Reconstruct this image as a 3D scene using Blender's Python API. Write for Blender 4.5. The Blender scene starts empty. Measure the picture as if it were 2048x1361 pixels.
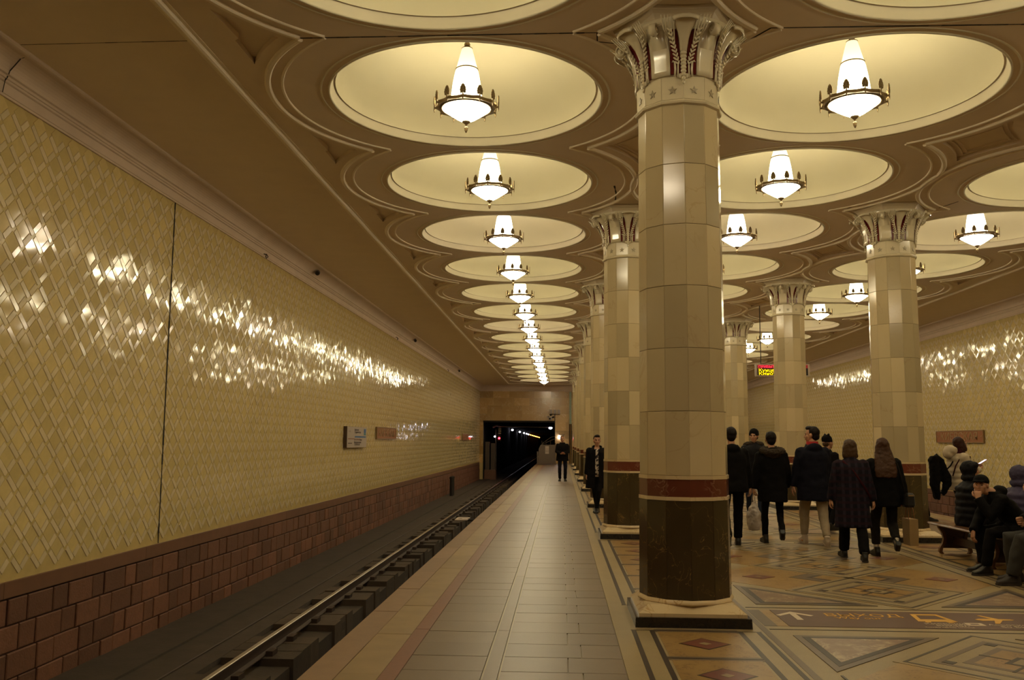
import bpy, math, random
from mathutils import Vector, Matrix, Euler
R = math.radians; PI = math.pi
random.seed(7)
S = bpy.context.scene
COL = S.collection

# ------------------------------------------------------------------ camera, world, exposure
F_PX, PITCH, YAW, ROLL, CAM_Z = 1776.26, 0.1133, 0.0557, 0.0066, 1.568
cd = bpy.data.cameras.new('camera'); cam = bpy.data.objects.new('camera', cd); COL.objects.link(cam)
cd.sensor_width = 36; cd.lens = F_PX / 2048 * 36; cd.clip_end = 500; cd.clip_start = .05
fw = Vector((-math.sin(YAW)*math.cos(PITCH), math.cos(YAW)*math.cos(PITCH), math.sin(PITCH)))
rt = Vector((math.cos(YAW), math.sin(YAW), 0)); up = rt.cross(fw)
c_, s_ = math.cos(ROLL), math.sin(ROLL)
rt, up = rt*c_ + up*s_, up*c_ - rt*s_
cam.matrix_world = Matrix(((rt.x, up.x, -fw.x, 0), (rt.y, up.y, -fw.y, 0), (rt.z, up.z, -fw.z, CAM_Z), (0, 0, 0, 1)))
S.camera = cam
w = bpy.data.worlds.new('world'); S.world = w; w.use_nodes = True
w.node_tree.nodes['Background'].inputs[0].default_value = (.01, .008, .005, 1)
w.node_tree.nodes['Background'].inputs[1].default_value = .2
S.view_settings.view_transform = 'Standard'; S.view_settings.look = 'None'
S.view_settings.gamma = 1; S.view_settings.use_curve_mapping = False
S.view_settings.exposure = 0.35
LAMP_W = 30.0                      # radiance of the pendant glass
LAMP_COL = (1.0, .865, .56); LAMP_COL2 = (1.0, .84, .60)
cy = S.cycles
cy.use_denoising = True; cy.max_bounces = 7; cy.diffuse_bounces = 4; cy.glossy_bounces = 3
cy.transmission_bounces = 4; cy.sample_clamp_indirect = 4; cy.caustics_reflective = False; cy.caustics_refractive = False
cy.use_light_tree = True

# ------------------------------------------------------------------ layout constants (metres)
AX, DX, CEIL, END, BACK = 3.36, 2.2375, 5.549, 63.9, -6.0
ROWS = (AX - 2*DX, AX, AX + 2*DX)
COLX = (AX - DX, AX + DX)
L = 3.437; Y0 = 10.03; Y0C = Y0 - L/2
WL = -5.85; WR = 2*AX - WL
RC = 1.576; RO, RI, RA = 2.26, 2.10, 2.42
WALL_TOP = 5.16

# ------------------------------------------------------------------ mesh helpers
class MB:
    def __init__(s): s.v = []; s.f = []
    def add(s, vs, fs):
        k = len(s.v); s.v += [tuple(v) for v in vs]; s.f += [tuple(i + k for i in f) for f in fs]; return s
    def box(s, x0, x1, y0, y1, z0, z1):
        return s.add([(x, y, z) for z in (z0, z1) for y in (y0, y1) for x in (x0, x1)],
                     [(0, 2, 3, 1), (4, 5, 7, 6), (0, 1, 5, 4), (2, 6, 7, 3), (0, 4, 6, 2), (1, 3, 7, 5)])
    def prism(s, p, z0, z1, inset=0):
        n = len(p); cx = sum(a[0] for a in p)/n; cyy = sum(a[1] for a in p)/n
        def sh(a):
            d = math.hypot(a[0]-cx, a[1]-cyy) or 1
            return (a[0]-(a[0]-cx)/d*inset, a[1]-(a[1]-cyy)/d*inset)
        return s.add([(a[0], a[1], z0) for a in p] + [(*sh(a), z1) for a in p],
                     [tuple(range(n))[::-1], tuple(range(n, 2*n))] + [(i, (i+1) % n, n+(i+1) % n, n+i) for i in range(n)])
    def frame(s, outer, inner, z0, z1):
        n = len(outer)
        vs = [(*a, z) for z in (z0, z1) for a in outer] + [(*a, z) for z in (z0, z1) for a in inner]
        fs = []
        for i in range(n):
            j = (i+1) % n
            fs += [(n+i, n+j, 3*n+j, 3*n+i), (i, j, n+j, n+i), (2*n+j, 2*n+i, 3*n+i, 3*n+j), (j, i, 2*n+i, 2*n+j)]
        return s.add(vs, fs)
    def lathe(s, prof, n=24, ph=0, cx=0, cy=0, cap=False):
        vs = []; fs = []; m = len(prof)
        for r, z in prof:
            for i in range(n):
                a = ph + 2*PI*i/n; vs.append((cx + r*math.cos(a), cy + r*math.sin(a), z))
        for j in range(m-1):
            for i in range(n):
                k = (i+1) % n; fs.append((j*n+i, j*n+k, (j+1)*n+k, (j+1)*n+i))
        if cap: fs += [tuple(range(n))[::-1], tuple(range((m-1)*n, m*n))]
        return s.add(vs, fs)
    def loft(s, rings, cap=True):
        n = len(rings[0]); vs = [p for r in rings for p in r]; fs = []
        for j in range(len(rings)-1):
            for i in range(n):
                k = (i+1) % n; fs.append((j*n+i, j*n+k, (j+1)*n+k, (j+1)*n+i))
        if cap: fs += [tuple(range(n))[::-1], tuple(range((len(rings)-1)*n, len(rings)*n))]
        return s.add(vs, fs)
    def tube(s, pts, rad, n=8, cap=True, flat=1.0, side=None):
        pts = [Vector(p) for p in pts]
        if not isinstance(rad, (list, tuple)): rad = [rad]*len(pts)
        rings = []; u = None
        for i, p in enumerate(pts):
            t = (pts[min(i+1, len(pts)-1)] - pts[max(i-1, 0)]).normalized()
            if u is None:
                a = Vector(side) if side else (Vector((0, 0, 1)) if abs(t.z) < .9 else Vector((1, 0, 0)))
                u = (a - t*a.dot(t)).normalized()
            else: u = (u - t*u.dot(t)).normalized()
            v = t.cross(u)
            rings.append([p + u*math.cos(2*PI*k/n)*rad[i] + v*math.sin(2*PI*k/n)*rad[i]*flat for k in range(n)])
        return s.loft(rings, cap)
    def ell(s, c, r, n=12, m=8, M=None):
        vs = []; fs = []; c = Vector(c)
        def P(x, y, z):
            v = Vector((x*r[0], y*r[1], z*r[2]))
            return c + (M @ v if M else v)
        for j in range(1, m):
            t = PI*j/m
            for i in range(n):
                a = 2*PI*i/n; vs.append(P(math.sin(t)*math.cos(a), math.sin(t)*math.sin(a), math.cos(t)))
        vs += [P(0, 0, 1), P(0, 0, -1)]
        for j in range(m-2):
            for i in range(n):
                k = (i+1) % n; fs.append((j*n+i, (j+1)*n+i, (j+1)*n+k, j*n+k))
        for i in range(n):
            k = (i+1) % n; fs += [(len(vs)-2, i, k), (len(vs)-1, (m-2)*n+k, (m-2)*n+i)]
        return s.add(vs, fs)
    def xf(s, M):
        s.v = [tuple(M @ Vector(v)) for v in s.v]; return s
    def mesh(s, name, m=None, smooth=False):
        me = bpy.data.meshes.new(name); me.from_pydata(s.v, [], s.f)
        if m: me.materials.append(m)
        if smooth: me.polygons.foreach_set('use_smooth', [True]*len(me.polygons))
        me.update(); return me
    def obj(s, name, m=None, parent=None, smooth=False, auto=None):
        me = s.mesh(name, m, smooth)
        if auto: me.set_sharp_from_angle(angle=R(auto))
        return link(name, me, parent)

def link(name, data, parent=None, loc=None, rz=None):
    o = bpy.data.objects.new(name, data); COL.objects.link(o)
    if parent: o.parent = parent
    if loc: o.location = loc
    if rz is not None: o.rotation_euler = (0, 0, rz)
    return o
def tag(o, label=None, cat=None, group=None, kind=None):
    if label: o['label'] = label
    if cat: o['category'] = cat
    if group: o['group'] = group
    if kind: o['kind'] = kind
    return o
def thing(name, label, cat, loc=(0, 0, 0), rz=0, group=None):
    o = link(name, None, None, loc, rz); o.empty_display_size = .2
    return tag(o, label, cat, group)
def struct(o): o['kind'] = 'structure'; return o
def stuff(o): o['kind'] = 'stuff'; return o

def solidify_remesh(mb, voxel, smooth=4, disp=0, dscale=.2):
    """closed union of the pieces as one continuous surface"""
    me = mb.mesh('tmp'); o = bpy.data.objects.new('tmp', me); COL.objects.link(o)
    md = o.modifiers.new('r', 'REMESH'); md.mode = 'VOXEL'; md.voxel_size = voxel; md.use_smooth_shade = True
    if smooth:
        sm = o.modifiers.new('s', 'SMOOTH'); sm.factor = .5; sm.iterations = smooth
    if disp:
        tx = bpy.data.textures.new('folds', 'CLOUDS'); tx.noise_scale = dscale; tx.noise_depth = 1
        d = o.modifiers.new('d', 'DISPLACE'); d.texture = tx; d.strength = disp; d.mid_level = .5; d.texture_coords = 'LOCAL'
    dg = bpy.context.evaluated_depsgraph_get(); ev = o.evaluated_get(dg)
    out = bpy.data.meshes.new_from_object(ev)
    bpy.data.objects.remove(o); bpy.data.meshes.remove(me)
    return out

# ------------------------------------------------------------------ materials
def mat(name, col, rough=.6, metal=0, var=.15, scale=8, bump=0, bscale=60, rnd=0, spec=.5, coat=0, emit=None, estr=0, speck=None, sscale=150):
    m = bpy.data.materials.new(name); m.use_nodes = True; nt = m.node_tree; N = nt.nodes; b = N['Principled BSDF']
    b.inputs['Roughness'].default_value = rough; b.inputs['Metallic'].default_value = metal
    b.inputs['Specular IOR Level'].default_value = spec; b.inputs['Coat Weight'].default_value = coat
    b.inputs['Coat Roughness'].default_value = .05
    tc = N.new('ShaderNodeTexCoord'); oi = N.new('ShaderNodeObjectInfo')
    ad = N.new('ShaderNodeVectorMath'); ad.operation = 'MULTIPLY_ADD'
    ad.inputs[1].default_value = (37, 37, 37)
    nt.links.new(oi.outputs['Random'], ad.inputs[0]); nt.links.new(tc.outputs['Object'], ad.inputs[2])
    n = N.new('ShaderNodeTexNoise'); n.inputs['Scale'].default_value = scale; n.inputs['Detail'].default_value = 5
    nt.links.new(ad.outputs[0], n.inputs['Vector'])
    mx = N.new('ShaderNodeMix'); mx.data_type = 'RGBA'
    mx.inputs[6].default_value = (*[c*(1-var) for c in col], 1); mx.inputs[7].default_value = (*[min(1, c*(1+var)) for c in col], 1)
    nt.links.new(n.outputs['Fac'], mx.inputs[0]); out = mx.outputs[2]
    if speck:
        n2 = N.new('ShaderNodeTexNoise'); n2.inputs['Scale'].default_value = sscale; n2.inputs['Detail'].default_value = 2
        nt.links.new(ad.outputs[0], n2.inputs['Vector'])
        rp = N.new('ShaderNodeValToRGB'); rp.color_ramp.elements[0].position = .55; rp.color_ramp.elements[1].position = .65
        nt.links.new(n2.outputs['Fac'], rp.inputs[0])
        m2 = N.new('ShaderNodeMix'); m2.data_type = 'RGBA'; m2.inputs[7].default_value = (*speck, 1)
        nt.links.new(rp.outputs[0], m2.inputs[0]); nt.links.new(out, m2.inputs[6]); out = m2.outputs[2]
    if rnd:
        hs = N.new('ShaderNodeHueSaturation'); mr = N.new('ShaderNodeMapRange')
        mr.inputs[3].default_value = 1-rnd; mr.inputs[4].default_value = 1+rnd
        nt.links.new(oi.outputs['Random'], mr.inputs[0]); nt.links.new(mr.outputs[0], hs.inputs['Value']); nt.links.new(out, hs.inputs['Color']); out = hs.outputs[0]
    nt.links.new(out, b.inputs['Base Color'])
    if bump:
        nb = N.new('ShaderNodeTexNoise'); nb.inputs['Scale'].default_value = bscale; nb.inputs['Detail'].default_value = 4
        nt.links.new(ad.outputs[0], nb.inputs['Vector'])
        bp = N.new('ShaderNodeBump'); bp.inputs['Strength'].default_value = bump; bp.inputs['Distance'].default_value = .01
        nt.links.new(nb.outputs['Fac'], bp.inputs['Height']); nt.links.new(bp.outputs[0], b.inputs['Normal'])
    if emit:
        b.inputs['Emission Color'].default_value = (*emit, 1); b.inputs['Emission Strength'].default_value = estr
    return m
def marble(name, base, base2, vein, scale=2, vscale=3, vw=.03, rough=.12, rnd=.12, spec=.5, dist=1.5):
    m = mat(name, base, rough, var=0, scale=scale, rnd=0, spec=spec); nt = m.node_tree; N = nt.nodes; b = N['Principled BSDF']
    mx = [x for x in N if x.type == 'MIX'][0]; n = [x for x in N if x.type == 'TEX_NOISE'][0]; ad = [x for x in N if x.type == 'VECT_MATH'][0]
    mx.inputs[6].default_value = (*base, 1); mx.inputs[7].default_value = (*base2, 1); n.inputs['Detail'].default_value = 8
    v = N.new('ShaderNodeTexNoise'); v.inputs['Scale'].default_value = vscale; v.inputs['Detail'].default_value = 6; v.inputs['Distortion'].default_value = dist
    nt.links.new(ad.outputs[0], v.inputs['Vector'])
    s1 = N.new('ShaderNodeMath'); s1.operation = 'SUBTRACT'; s1.inputs[1].default_value = .5; nt.links.new(v.outputs['Fac'], s1.inputs[0])
    s2 = N.new('ShaderNodeMath'); s2.operation = 'ABSOLUTE'; nt.links.new(s1.outputs[0], s2.inputs[0])
    mr = N.new('ShaderNodeMapRange'); mr.inputs[1].default_value = 0; mr.inputs[2].default_value = vw; mr.inputs[3].default_value = 1; mr.inputs[4].default_value = 0
    nt.links.new(s2.outputs[0], mr.inputs[0])
    n3 = N.new('ShaderNodeTexNoise'); n3.inputs['Scale'].default_value = vscale*.7; nt.links.new(ad.outputs[0], n3.inputs['Vector'])
    mm = N.new('ShaderNodeMath'); mm.operation = 'MULTIPLY'; r2 = N.new('ShaderNodeMapRange'); r2.inputs[1].default_value = .42; r2.inputs[2].default_value = .6
    nt.links.new(n3.outputs['Fac'], r2.inputs[0]); nt.links.new(mr.outputs[0], mm.inputs[0]); nt.links.new(r2.outputs[0], mm.inputs[1])
    m2 = N.new('ShaderNodeMix'); m2.data_type = 'RGBA'; m2.inputs[7].default_value = (*vein, 1)
    nt.links.new(mm.outputs[0], m2.inputs[0]); nt.links.new(mx.outputs[2], m2.inputs[6])
    hs = N.new('ShaderNodeHueSaturation'); rr = N.new('ShaderNodeMapRange'); rr.inputs[3].default_value = 1-rnd; rr.inputs[4].default_value = 1+rnd
    oi = [x for x in N if x.type == 'OBJECT_INFO'][0]
    nt.links.new(oi.outputs['Random'], rr.inputs[0]); nt.links.new(rr.outputs[0], hs.inputs['Value']); nt.links.new(m2.outputs[2], hs.inputs['Color'])
    nt.links.new(hs.outputs[0], b.inputs['Base Color'])
    return m
def glass_lamp(name, col):
    """opal glass lit from inside: full around the bulbs, dimmer to the top of the cone and to the bowl's rim (object z)"""
    m = bpy.data.materials.new(name); m.use_nodes = True; nt = m.node_tree; N = nt.nodes; b = N['Principled BSDF']
    b.inputs['Base Color'].default_value = (.8, .75, .6, 1); b.inputs['Roughness'].default_value = .35
    tc = N.new('ShaderNodeTexCoord'); sp = N.new('ShaderNodeSeparateXYZ'); nt.links.new(tc.outputs['Object'], sp.inputs[0])
    rp = N.new('ShaderNodeFloatCurve'); cv = rp.mapping.curves[0]
    mr = N.new('ShaderNodeMapRange'); mr.inputs[1].default_value = -.25; mr.inputs[2].default_value = .75
    pts = [(0, .9), (.06, 1), (.16, .95), (.195, .6), (.22, .32), (.27, .28), (.42, .30), (.52, .24), (.60, .10), (.66, .05), (.69, .045), (1, .024)]
    cv.points[0].location = pts[0]; cv.points[1].location = pts[-1]
    for p in pts[1:-1]: cv.points.new(*p)
    rp.mapping.update()
    nt.links.new(sp.outputs['Z'], mr.inputs[0]); nt.links.new(mr.outputs[0], rp.inputs['Value'])
    mu = N.new('ShaderNodeMath'); mu.operation = 'MULTIPLY'; mu.inputs[1].default_value = LAMP_W
    nt.links.new(rp.outputs[0], mu.inputs[0]); nt.links.new(mu.outputs[0], b.inputs['Emission Strength'])
    b.inputs['Emission Color'].default_value = (*col, 1)
    return m

M_ceil = mat('ceiling_plaster', (.79, .66, .515), .85, var=.06, scale=3, bump=.05, bscale=90)
M_mould = mat('moulding_plaster_lit', (.90, .79, .62), .7, var=.06, scale=4)  # lighter than the ceiling: lamplight caught by the mouldings put into the colour
M_corn = mat('cornice_plaster', (.68, .54, .42), .75, var=.1, scale=3)
M_dome = mat('dome_plaster', (.72, .67, .50), .8, var=.05, scale=1.6)
M_rim = mat('coffer_rim', (.78, .71, .54), .7, var=.04)
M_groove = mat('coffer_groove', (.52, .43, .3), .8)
M_crack = mat('crack_dark', (.02, .014, .01), .9)
M_ty = mat('tile_mustard', (.68, .535, .24), .07, var=.14, scale=9, rnd=.10, spec=.6)
M_tb = mat('tile_ivory', (.74, .62, .39), .10, var=.12, scale=9, rnd=.08, spec=.6)
M_grout = mat('tile_ground', (.60, .465, .20), .2)
M_brick = mat('brown_stone', (.155, .064, .034), .7, var=.25, scale=14, bump=.5, bscale=40, rnd=.28)
M_bjoint = mat('stone_joint', (.05, .021, .012), .9)
M_btrim = mat('brown_ledge', (.17, .08, .045), .5, var=.15, scale=6, rnd=.06)
M_conc = mat('track_concrete', (.055, .040, .030), .9, var=.35, scale=3, bump=.4, bscale=20)
M_sleeper = mat('sleeper_wood', (.062, .042, .028), .85, var=.4, scale=6, bump=.5, bscale=25, rnd=.25)
M_rail = mat('rail_web', (.06, .038, .028), .6, metal=.3, var=.3)
M_railtop = mat('rail_head', (.45, .4, .34), .28, metal=1, var=.1)
M_dark = mat('near_black', (.018, .014, .011), .9, var=.4, scale=2)  # mottled near-black for tunnel walls and small dark fittings
M_cope = mat('coping_stone', (.21, .125, .066), .5, var=.22, scale=7, rnd=.1, speck=(.17, .10, .06))
M_pave = mat('beige_stone', (.23, .155, .072), .42, var=.25, scale=5, rnd=.1)
M_red = mat('red_granite', (.155, .062, .036), .4, var=.25, scale=40, rnd=.06)
M_gran = mat('grey_granite', (.155, .107, .068), .40, var=.14, scale=4, rnd=.07, speck=(.12, .09, .065), sscale=220, bump=.04, bscale=25, spec=.35)
M_groovefl = mat('floor_groove', (.08, .05, .03), .6)
M_beige = mat('beige_terrazzo', (.27, .20, .10), .4, var=.14, scale=5, rnd=.05, speck=(.18, .14, .075), sscale=180, spec=.3)
M_gold = marble('gold_marble', (.30, .19, .065), (.23, .13, .04), (.13, .06, .022), 7, 12, .05, .34, .1, spec=.3)
M_brec = marble('breccia_marble', (.22, .135, .075), (.14, .075, .042), (.36, .27, .15), 9, 9, .09, .34, .12, spec=.3)
M_dkfl = mat('dark_inlay', (.035, .022, .015), .4, var=.2, scale=20, spec=.25)
M_grfl = mat('olive_inlay', (.115, .08, .05), .38, var=.15, scale=12, rnd=.06, spec=.3)
M_rdfl = mat('maroon_inlay', (.125, .034, .022), .38, spec=.3, var=.25, scale=20, rnd=.08)
M_sticker = mat('brown_floor_sign', (.105, .055, .034), .5, var=.12, scale=6, spec=.25)
M_stw = mat('print_white', (.52, .42, .29), .6); M_sty = mat('print_yellow', (.56, .30, .03), .6)
M_slab = marble('pale_marble', (.56, .46, .285), (.47, .365, .205), (.46, .35, .20), 1.3, 1.1, .008, .13, .2, dist=.6)
M_dkm = marble('dark_marble', (.044, .030, .013), (.075, .052, .024), (.26, .15, .045), 3, 4.5, .006, .13, .15, dist=.9)
M_cream = marble('cream_marble', (.66, .52, .32), (.58, .44, .25), (.40, .24, .10), 3, 3, .015, .22, .06)
M_redm = marble('red_marble', (.115, .028, .016), (.16, .045, .026), (.3, .14, .08), 4, 5, .02, .15, .08)
M_blk = mat('black_granite', (.018, .014, .011), .25, var=.3, scale=30)
M_majo = mat('cream_glaze', (.66, .57, .39), .14, var=.1, scale=5, spec=.7)
M_majd = mat('maroon_glaze', (.13, .012, .012), .2, var=.2)
M_abac = mat('abacus_plaster', (.50, .40, .265), .6, var=.08)
M_star = mat('worn_star', (.36, .29, .18), .35, var=.3, scale=40)
M_bronze = mat('bronze', (.19, .13, .06), .45, metal=.6, var=.25, scale=20)
M_glassA = glass_lamp('opal_glass', LAMP_COL); M_glassB = glass_lamp('opal_glass_warm', LAMP_COL2)
M_endm = marble('honey_marble', (.62, .42, .18), (.48, .29, .11), (.66, .5, .28), 1.2, 2, .03, .18, .22)

def smooth_auto(o, a=40):
    o.data.polygons.foreach_set('use_smooth', [True]*len(o.data.polygons)); o.data.set_sharp_from_angle(angle=R(a)); return o

def PX(p):
    d = Vector(p) - Vector((0, 0, CAM_Z)); k = d.dot(fw)
    return (1024 + F_PX*d.dot(rt)/k, 680.5 - F_PX*d.dot(up)/k) if k > .3 else (-9e9, -9e9)
def seen(p, m=40):
    x, y = PX(p); return -m < x < 2048+m and -m < y < 1361+m
NEXT = [0]
def rows_i(): return range(-2, 15)
def wobble(rng, s): return rng.gauss(0, s)

# ------------------------------------------------------------------ ceiling
def rect_pts(x0, x1, y0, y1): return [(x0, y0), (x1, y0), (x1, y1), (x0, y1)]
def circ(cx, cyy, r, n=72): return [(cx+r*math.cos(2*PI*i/n), cyy+r*math.sin(2*PI*i/n)) for i in range(n)]
def arc_pts(c, r, p, q, n=10):
    a = math.atan2(p[1]-c[1], p[0]-c[0]); b = math.atan2(q[1]-c[1], q[0]-c[0])
    if b-a > PI: b -= 2*PI
    if a-b > PI: b += 2*PI
    return [(c[0]+r*math.cos(a+(b-a)*i/n), c[1]+r*math.sin(a+(b-a)*i/n)) for i in range(n)]
TX = math.sqrt(RA**2 - (L/2)**2); TY = math.sqrt(RA**2 - DX**2)
def astroid(cx, cyy, ins=0):
    ra = RA + ins; tx = math.sqrt(ra**2-(L/2)**2); ty = math.sqrt(ra**2-DX**2)
    l = (cx-DX+tx, cyy); r = (cx+DX-tx, cyy); b = (cx, cyy-L/2+ty); t = (cx, cyy+L/2-ty)
    return (arc_pts((cx-DX, cyy-L/2), ra, l, b) + arc_pts((cx+DX, cyy-L/2), ra, b, r) +
            arc_pts((cx+DX, cyy+L/2), ra, r, t) + arc_pts((cx-DX, cyy+L/2), ra, t, l))
def side_tri(sgn, cyy):
    cx = ROWS[0] if sgn < 0 else ROWS[2]; d = 2.155; dy = math.sqrt(RA**2-d*d)
    a = (cx+sgn*d, cyy-(L/2-dy)); b = (cx+sgn*d, cyy+(L/2-dy)); tip = (cx+sgn*TX, cyy)
    mid = (cx+sgn*(d-.0), cyy)
    return [a] + arc_pts((cx, cyy-L/2), RA, a, tip)[1:] + arc_pts((cx, cyy+L/2), RA, tip, b) + [b, (b[0], cyy+.04), (b[0]-sgn*.05, cyy)]
holes = []; recess = []
for i in rows_i():
    for x in ROWS: holes.append(circ(x, Y0+L*i, 1.575))
for k in range(-2, 15):
    yy = Y0C + L*k
    for sg in (-1, 1): recess.append(side_tri(sg, yy))
    if k % 2: 
        for x in COLX: recess.append(astroid(x, yy))
cu = bpy.data.curves.new('c', 'CURVE'); cu.dimensions = '2D'; cu.fill_mode = 'FRONT'
for p in [rect_pts(WL-.1, WR+.1, BACK, END+.1)] + holes + recess:
    sp = cu.splines.new('POLY'); sp.points.add(len(p)-1); sp.use_cyclic_u = True
    for j, q in enumerate(p): sp.points[j].co = (q[0], q[1], 0, 1)
co = bpy.data.objects.new('c', cu); COL.objects.link(co)
me = bpy.data.meshes.new_from_object(co.evaluated_get(bpy.context.evaluated_depsgraph_get()))
bpy.data.objects.remove(co)
me.materials.clear(); me.materials.append(M_ceil)
for v in me.vertices: v.co.z = CEIL
ceiling = struct(link('ceiling', me))
mb = MB().box(WL-.1, WR+.1, BACK-.1, END+.2, CEIL+1.2, CEIL+1.3); struct(mb.obj('ceiling_slab', M_ceil))
# recessed plaster panels
for p in recess:
    m_ = MB(); n = len(p)
    m_.add([(a, b, z) for z in (CEIL, CEIL+.055) for a, b in p], [tuple(range(n, 2*n))] + [(i, (i+1) % n, n+(i+1) % n, n+i) for i in range(n)])
    if n > 35:
        cx = sum(a for a, b in p)/n; cyy = sum(b for a, b in p)/n
        for ins in (.06, .12):
            o_, i_ = astroid(cx, cyy, ins), astroid(cx, cyy, ins+.022)
            m_.frame(o_, i_, CEIL+.03, CEIL+.055)
    m_.obj('recessed_panel', M_ceil, ceiling)
# coffers: rim, groove, dome, arc mouldings
rim = MB().lathe([(1.69, 0), (1.685, -.006), (1.672, -.007), (1.665, 0)], 96).lathe(
    [(1.60, .0), (1.598, -.012), (1.578, -.014), (1.572, 0), (1.562, .03), (1.548, .06), (1.542, .088)], 96).mesh('rim', M_rim, True)
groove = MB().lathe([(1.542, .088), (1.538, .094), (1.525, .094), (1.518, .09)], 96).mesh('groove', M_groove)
dome = MB().lathe([(1.519*math.cos(t*PI/36)+.0, .09+.88*math.sin(t*PI/36)) for t in range(0, 18)] + [(.02, .97)], 72).mesh('dome', M_dome, True)
def arc_rib(m_, r, a0, a1, wd, h, seg=36):
    rings = []
    for i in range(seg+1):
        a = a0+(a1-a0)*i/seg; c, s = math.cos(a), math.sin(a)
        rings.append([((r+d)*c, (r+d)*s, z) for d, z in ((-wd/2, .004), (-wd/2, -h*.6), (-wd*.25, -h), (wd*.25, -h), (wd/2, -h*.6), (wd/2, .004))])
    m_.loft(rings)
ab = MB()
for r, wd, h in ((RO, .07, .034), (RI, .03, .019)):
    a = math.asin(1.70/r)
    for base in (0, PI): arc_rib(ab, r, base-a, base+a, wd, h)
arcs = ab.mesh('arcs', M_mould)
for i in rows_i():
    for x in ROWS:
        loc = (x, Y0+L*i, CEIL)
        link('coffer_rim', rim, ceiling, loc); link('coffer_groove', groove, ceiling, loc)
        link('coffer_dome', dome, ceiling, loc); link('arc_moulding', arcs, ceiling, loc)
# straight ridge mouldings
m_ = MB()
RX = (-3.675, 2*AX+3.675)
for x in RX:
    m_.tube([(x, BACK, CEIL), (x, 61.75, CEIL)], .042, 10)
    m_.box(x-.075, x+.075, BACK, 61.75, CEIL-.008, CEIL+.01)
m_.tube([(RX[0], 61.75, CEIL), (RX[1], 61.75, CEIL)], .042, 10)
m_.obj('ridge_moulding', M_mould, ceiling)
# expansion joints of the plaster
rng = random.Random(3)
def crack(parent, pts, wd, ax, name='expansion_joint'):
    m_ = MB(); pts = [Vector(p) for p in pts]
    for a, b in zip(pts, pts[1:]):
        n = max(1, int((b-a).length/.12)); 
        for k in range(n):
            p, q = a.lerp(b, k/n), a.lerp(b, (k+1)/n)
            t = (q-p).normalized(); sd = t.cross(Vector(ax))*wd*rng.uniform(.3, .65); nn = Vector(ax)*.003
            m_.add([p-sd, p+sd, q+sd, q-sd, p-sd-nn, p+sd-nn, q+sd-nn, q-sd-nn], [(0, 1, 2, 3), (7, 6, 5, 4), (0, 4, 5, 1), (2, 6, 7, 3), (1, 5, 6, 2), (0, 3, 7, 4)])
    return m_.obj(name, M_crack, parent)
yj = 8.33
crack(ceiling, [(-5.5, yj+.03, CEIL-.002), (-3.72, yj+.01, CEIL-.002)], .008, (0, 0, -1))
crack(ceiling, [(-2.6, yj, CEIL-.002), (.35, yj, CEIL-.002), (.36, yj+.2, CEIL-.002), (.55, yj+.25, CEIL-.002)], .018, (0, 0, -1))
crack(ceiling, [(1.72, yj+.28, CEIL-.002), (1.85, yj+.25, CEIL-.002), (2.02, yj-.03, CEIL-.002), (5.0, yj, CEIL-.002)], .018, (0, 0, -1))
crack(ceiling, [(.83, 13.6, CEIL-.002), (.88, 14.0, CEIL-.002), (.9, 14.5, CEIL-.002)], .022, (0, 0, -1))
crack(ceiling, [(4.85, 15.2, CEIL-.002), (4.95, 14.85, CEIL-.002)], .02, (0, 0, -1))
crack(ceiling, [(6.4, 15.1, CEIL-.002), (6.55, 14.7, CEIL-.002)], .02, (0, 0, -1))

# ------------------------------------------------------------------ cornices
prof = [(0, 5.125), (.024, 5.125), (.024, 5.15), (.032, 5.155), (.032, 5.265), (.05, 5.275), (.05, 5.30), (.062, 5.305), (.062, 5.335), (.085, 5.345)]
prof += [(.085+.205*(1-math.cos(t*PI/16)), 5.345+.165*math.sin(t*PI/16)) for t in range(1, 9)]
prof += [(.305, 5.512), (.325, 5.518), (.34, 5.53), (.345, CEIL+.01), (0, CEIL+.01)]
def cornice(name, p0, p1, inward):
    rings = [[(p[0]+inward[0]*d, p[1]+inward[1]*d, z) for d, z in prof] for p in (p0, p1)]
    o = MB().loft(rings).obj(name, M_corn); return struct(o)
corn_l = cornice('trim_1', (WL, BACK), (WL, END), (1, 0))
cornice('trim_2', (WR, BACK), (WR, END), (-1, 0))
cornice('trim_3', (WL+.02, END), (WR-.02, END), (0, -1))
crack(corn_l, [(WL+.33, 8.56, 5.52), (WL+.22, 8.58, 5.50), (WL+.10, 8.6, 5.38), (WL+.088, 8.6, 5.34)], .012, (.8, 0, -.6))
crack(corn_l, [(WL+.068, 8.62, 5.33), (WL+.055, 8.6, 5.28), (WL+.036, 8.6, 5.15)], .012, (1, 0, 0))

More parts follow.
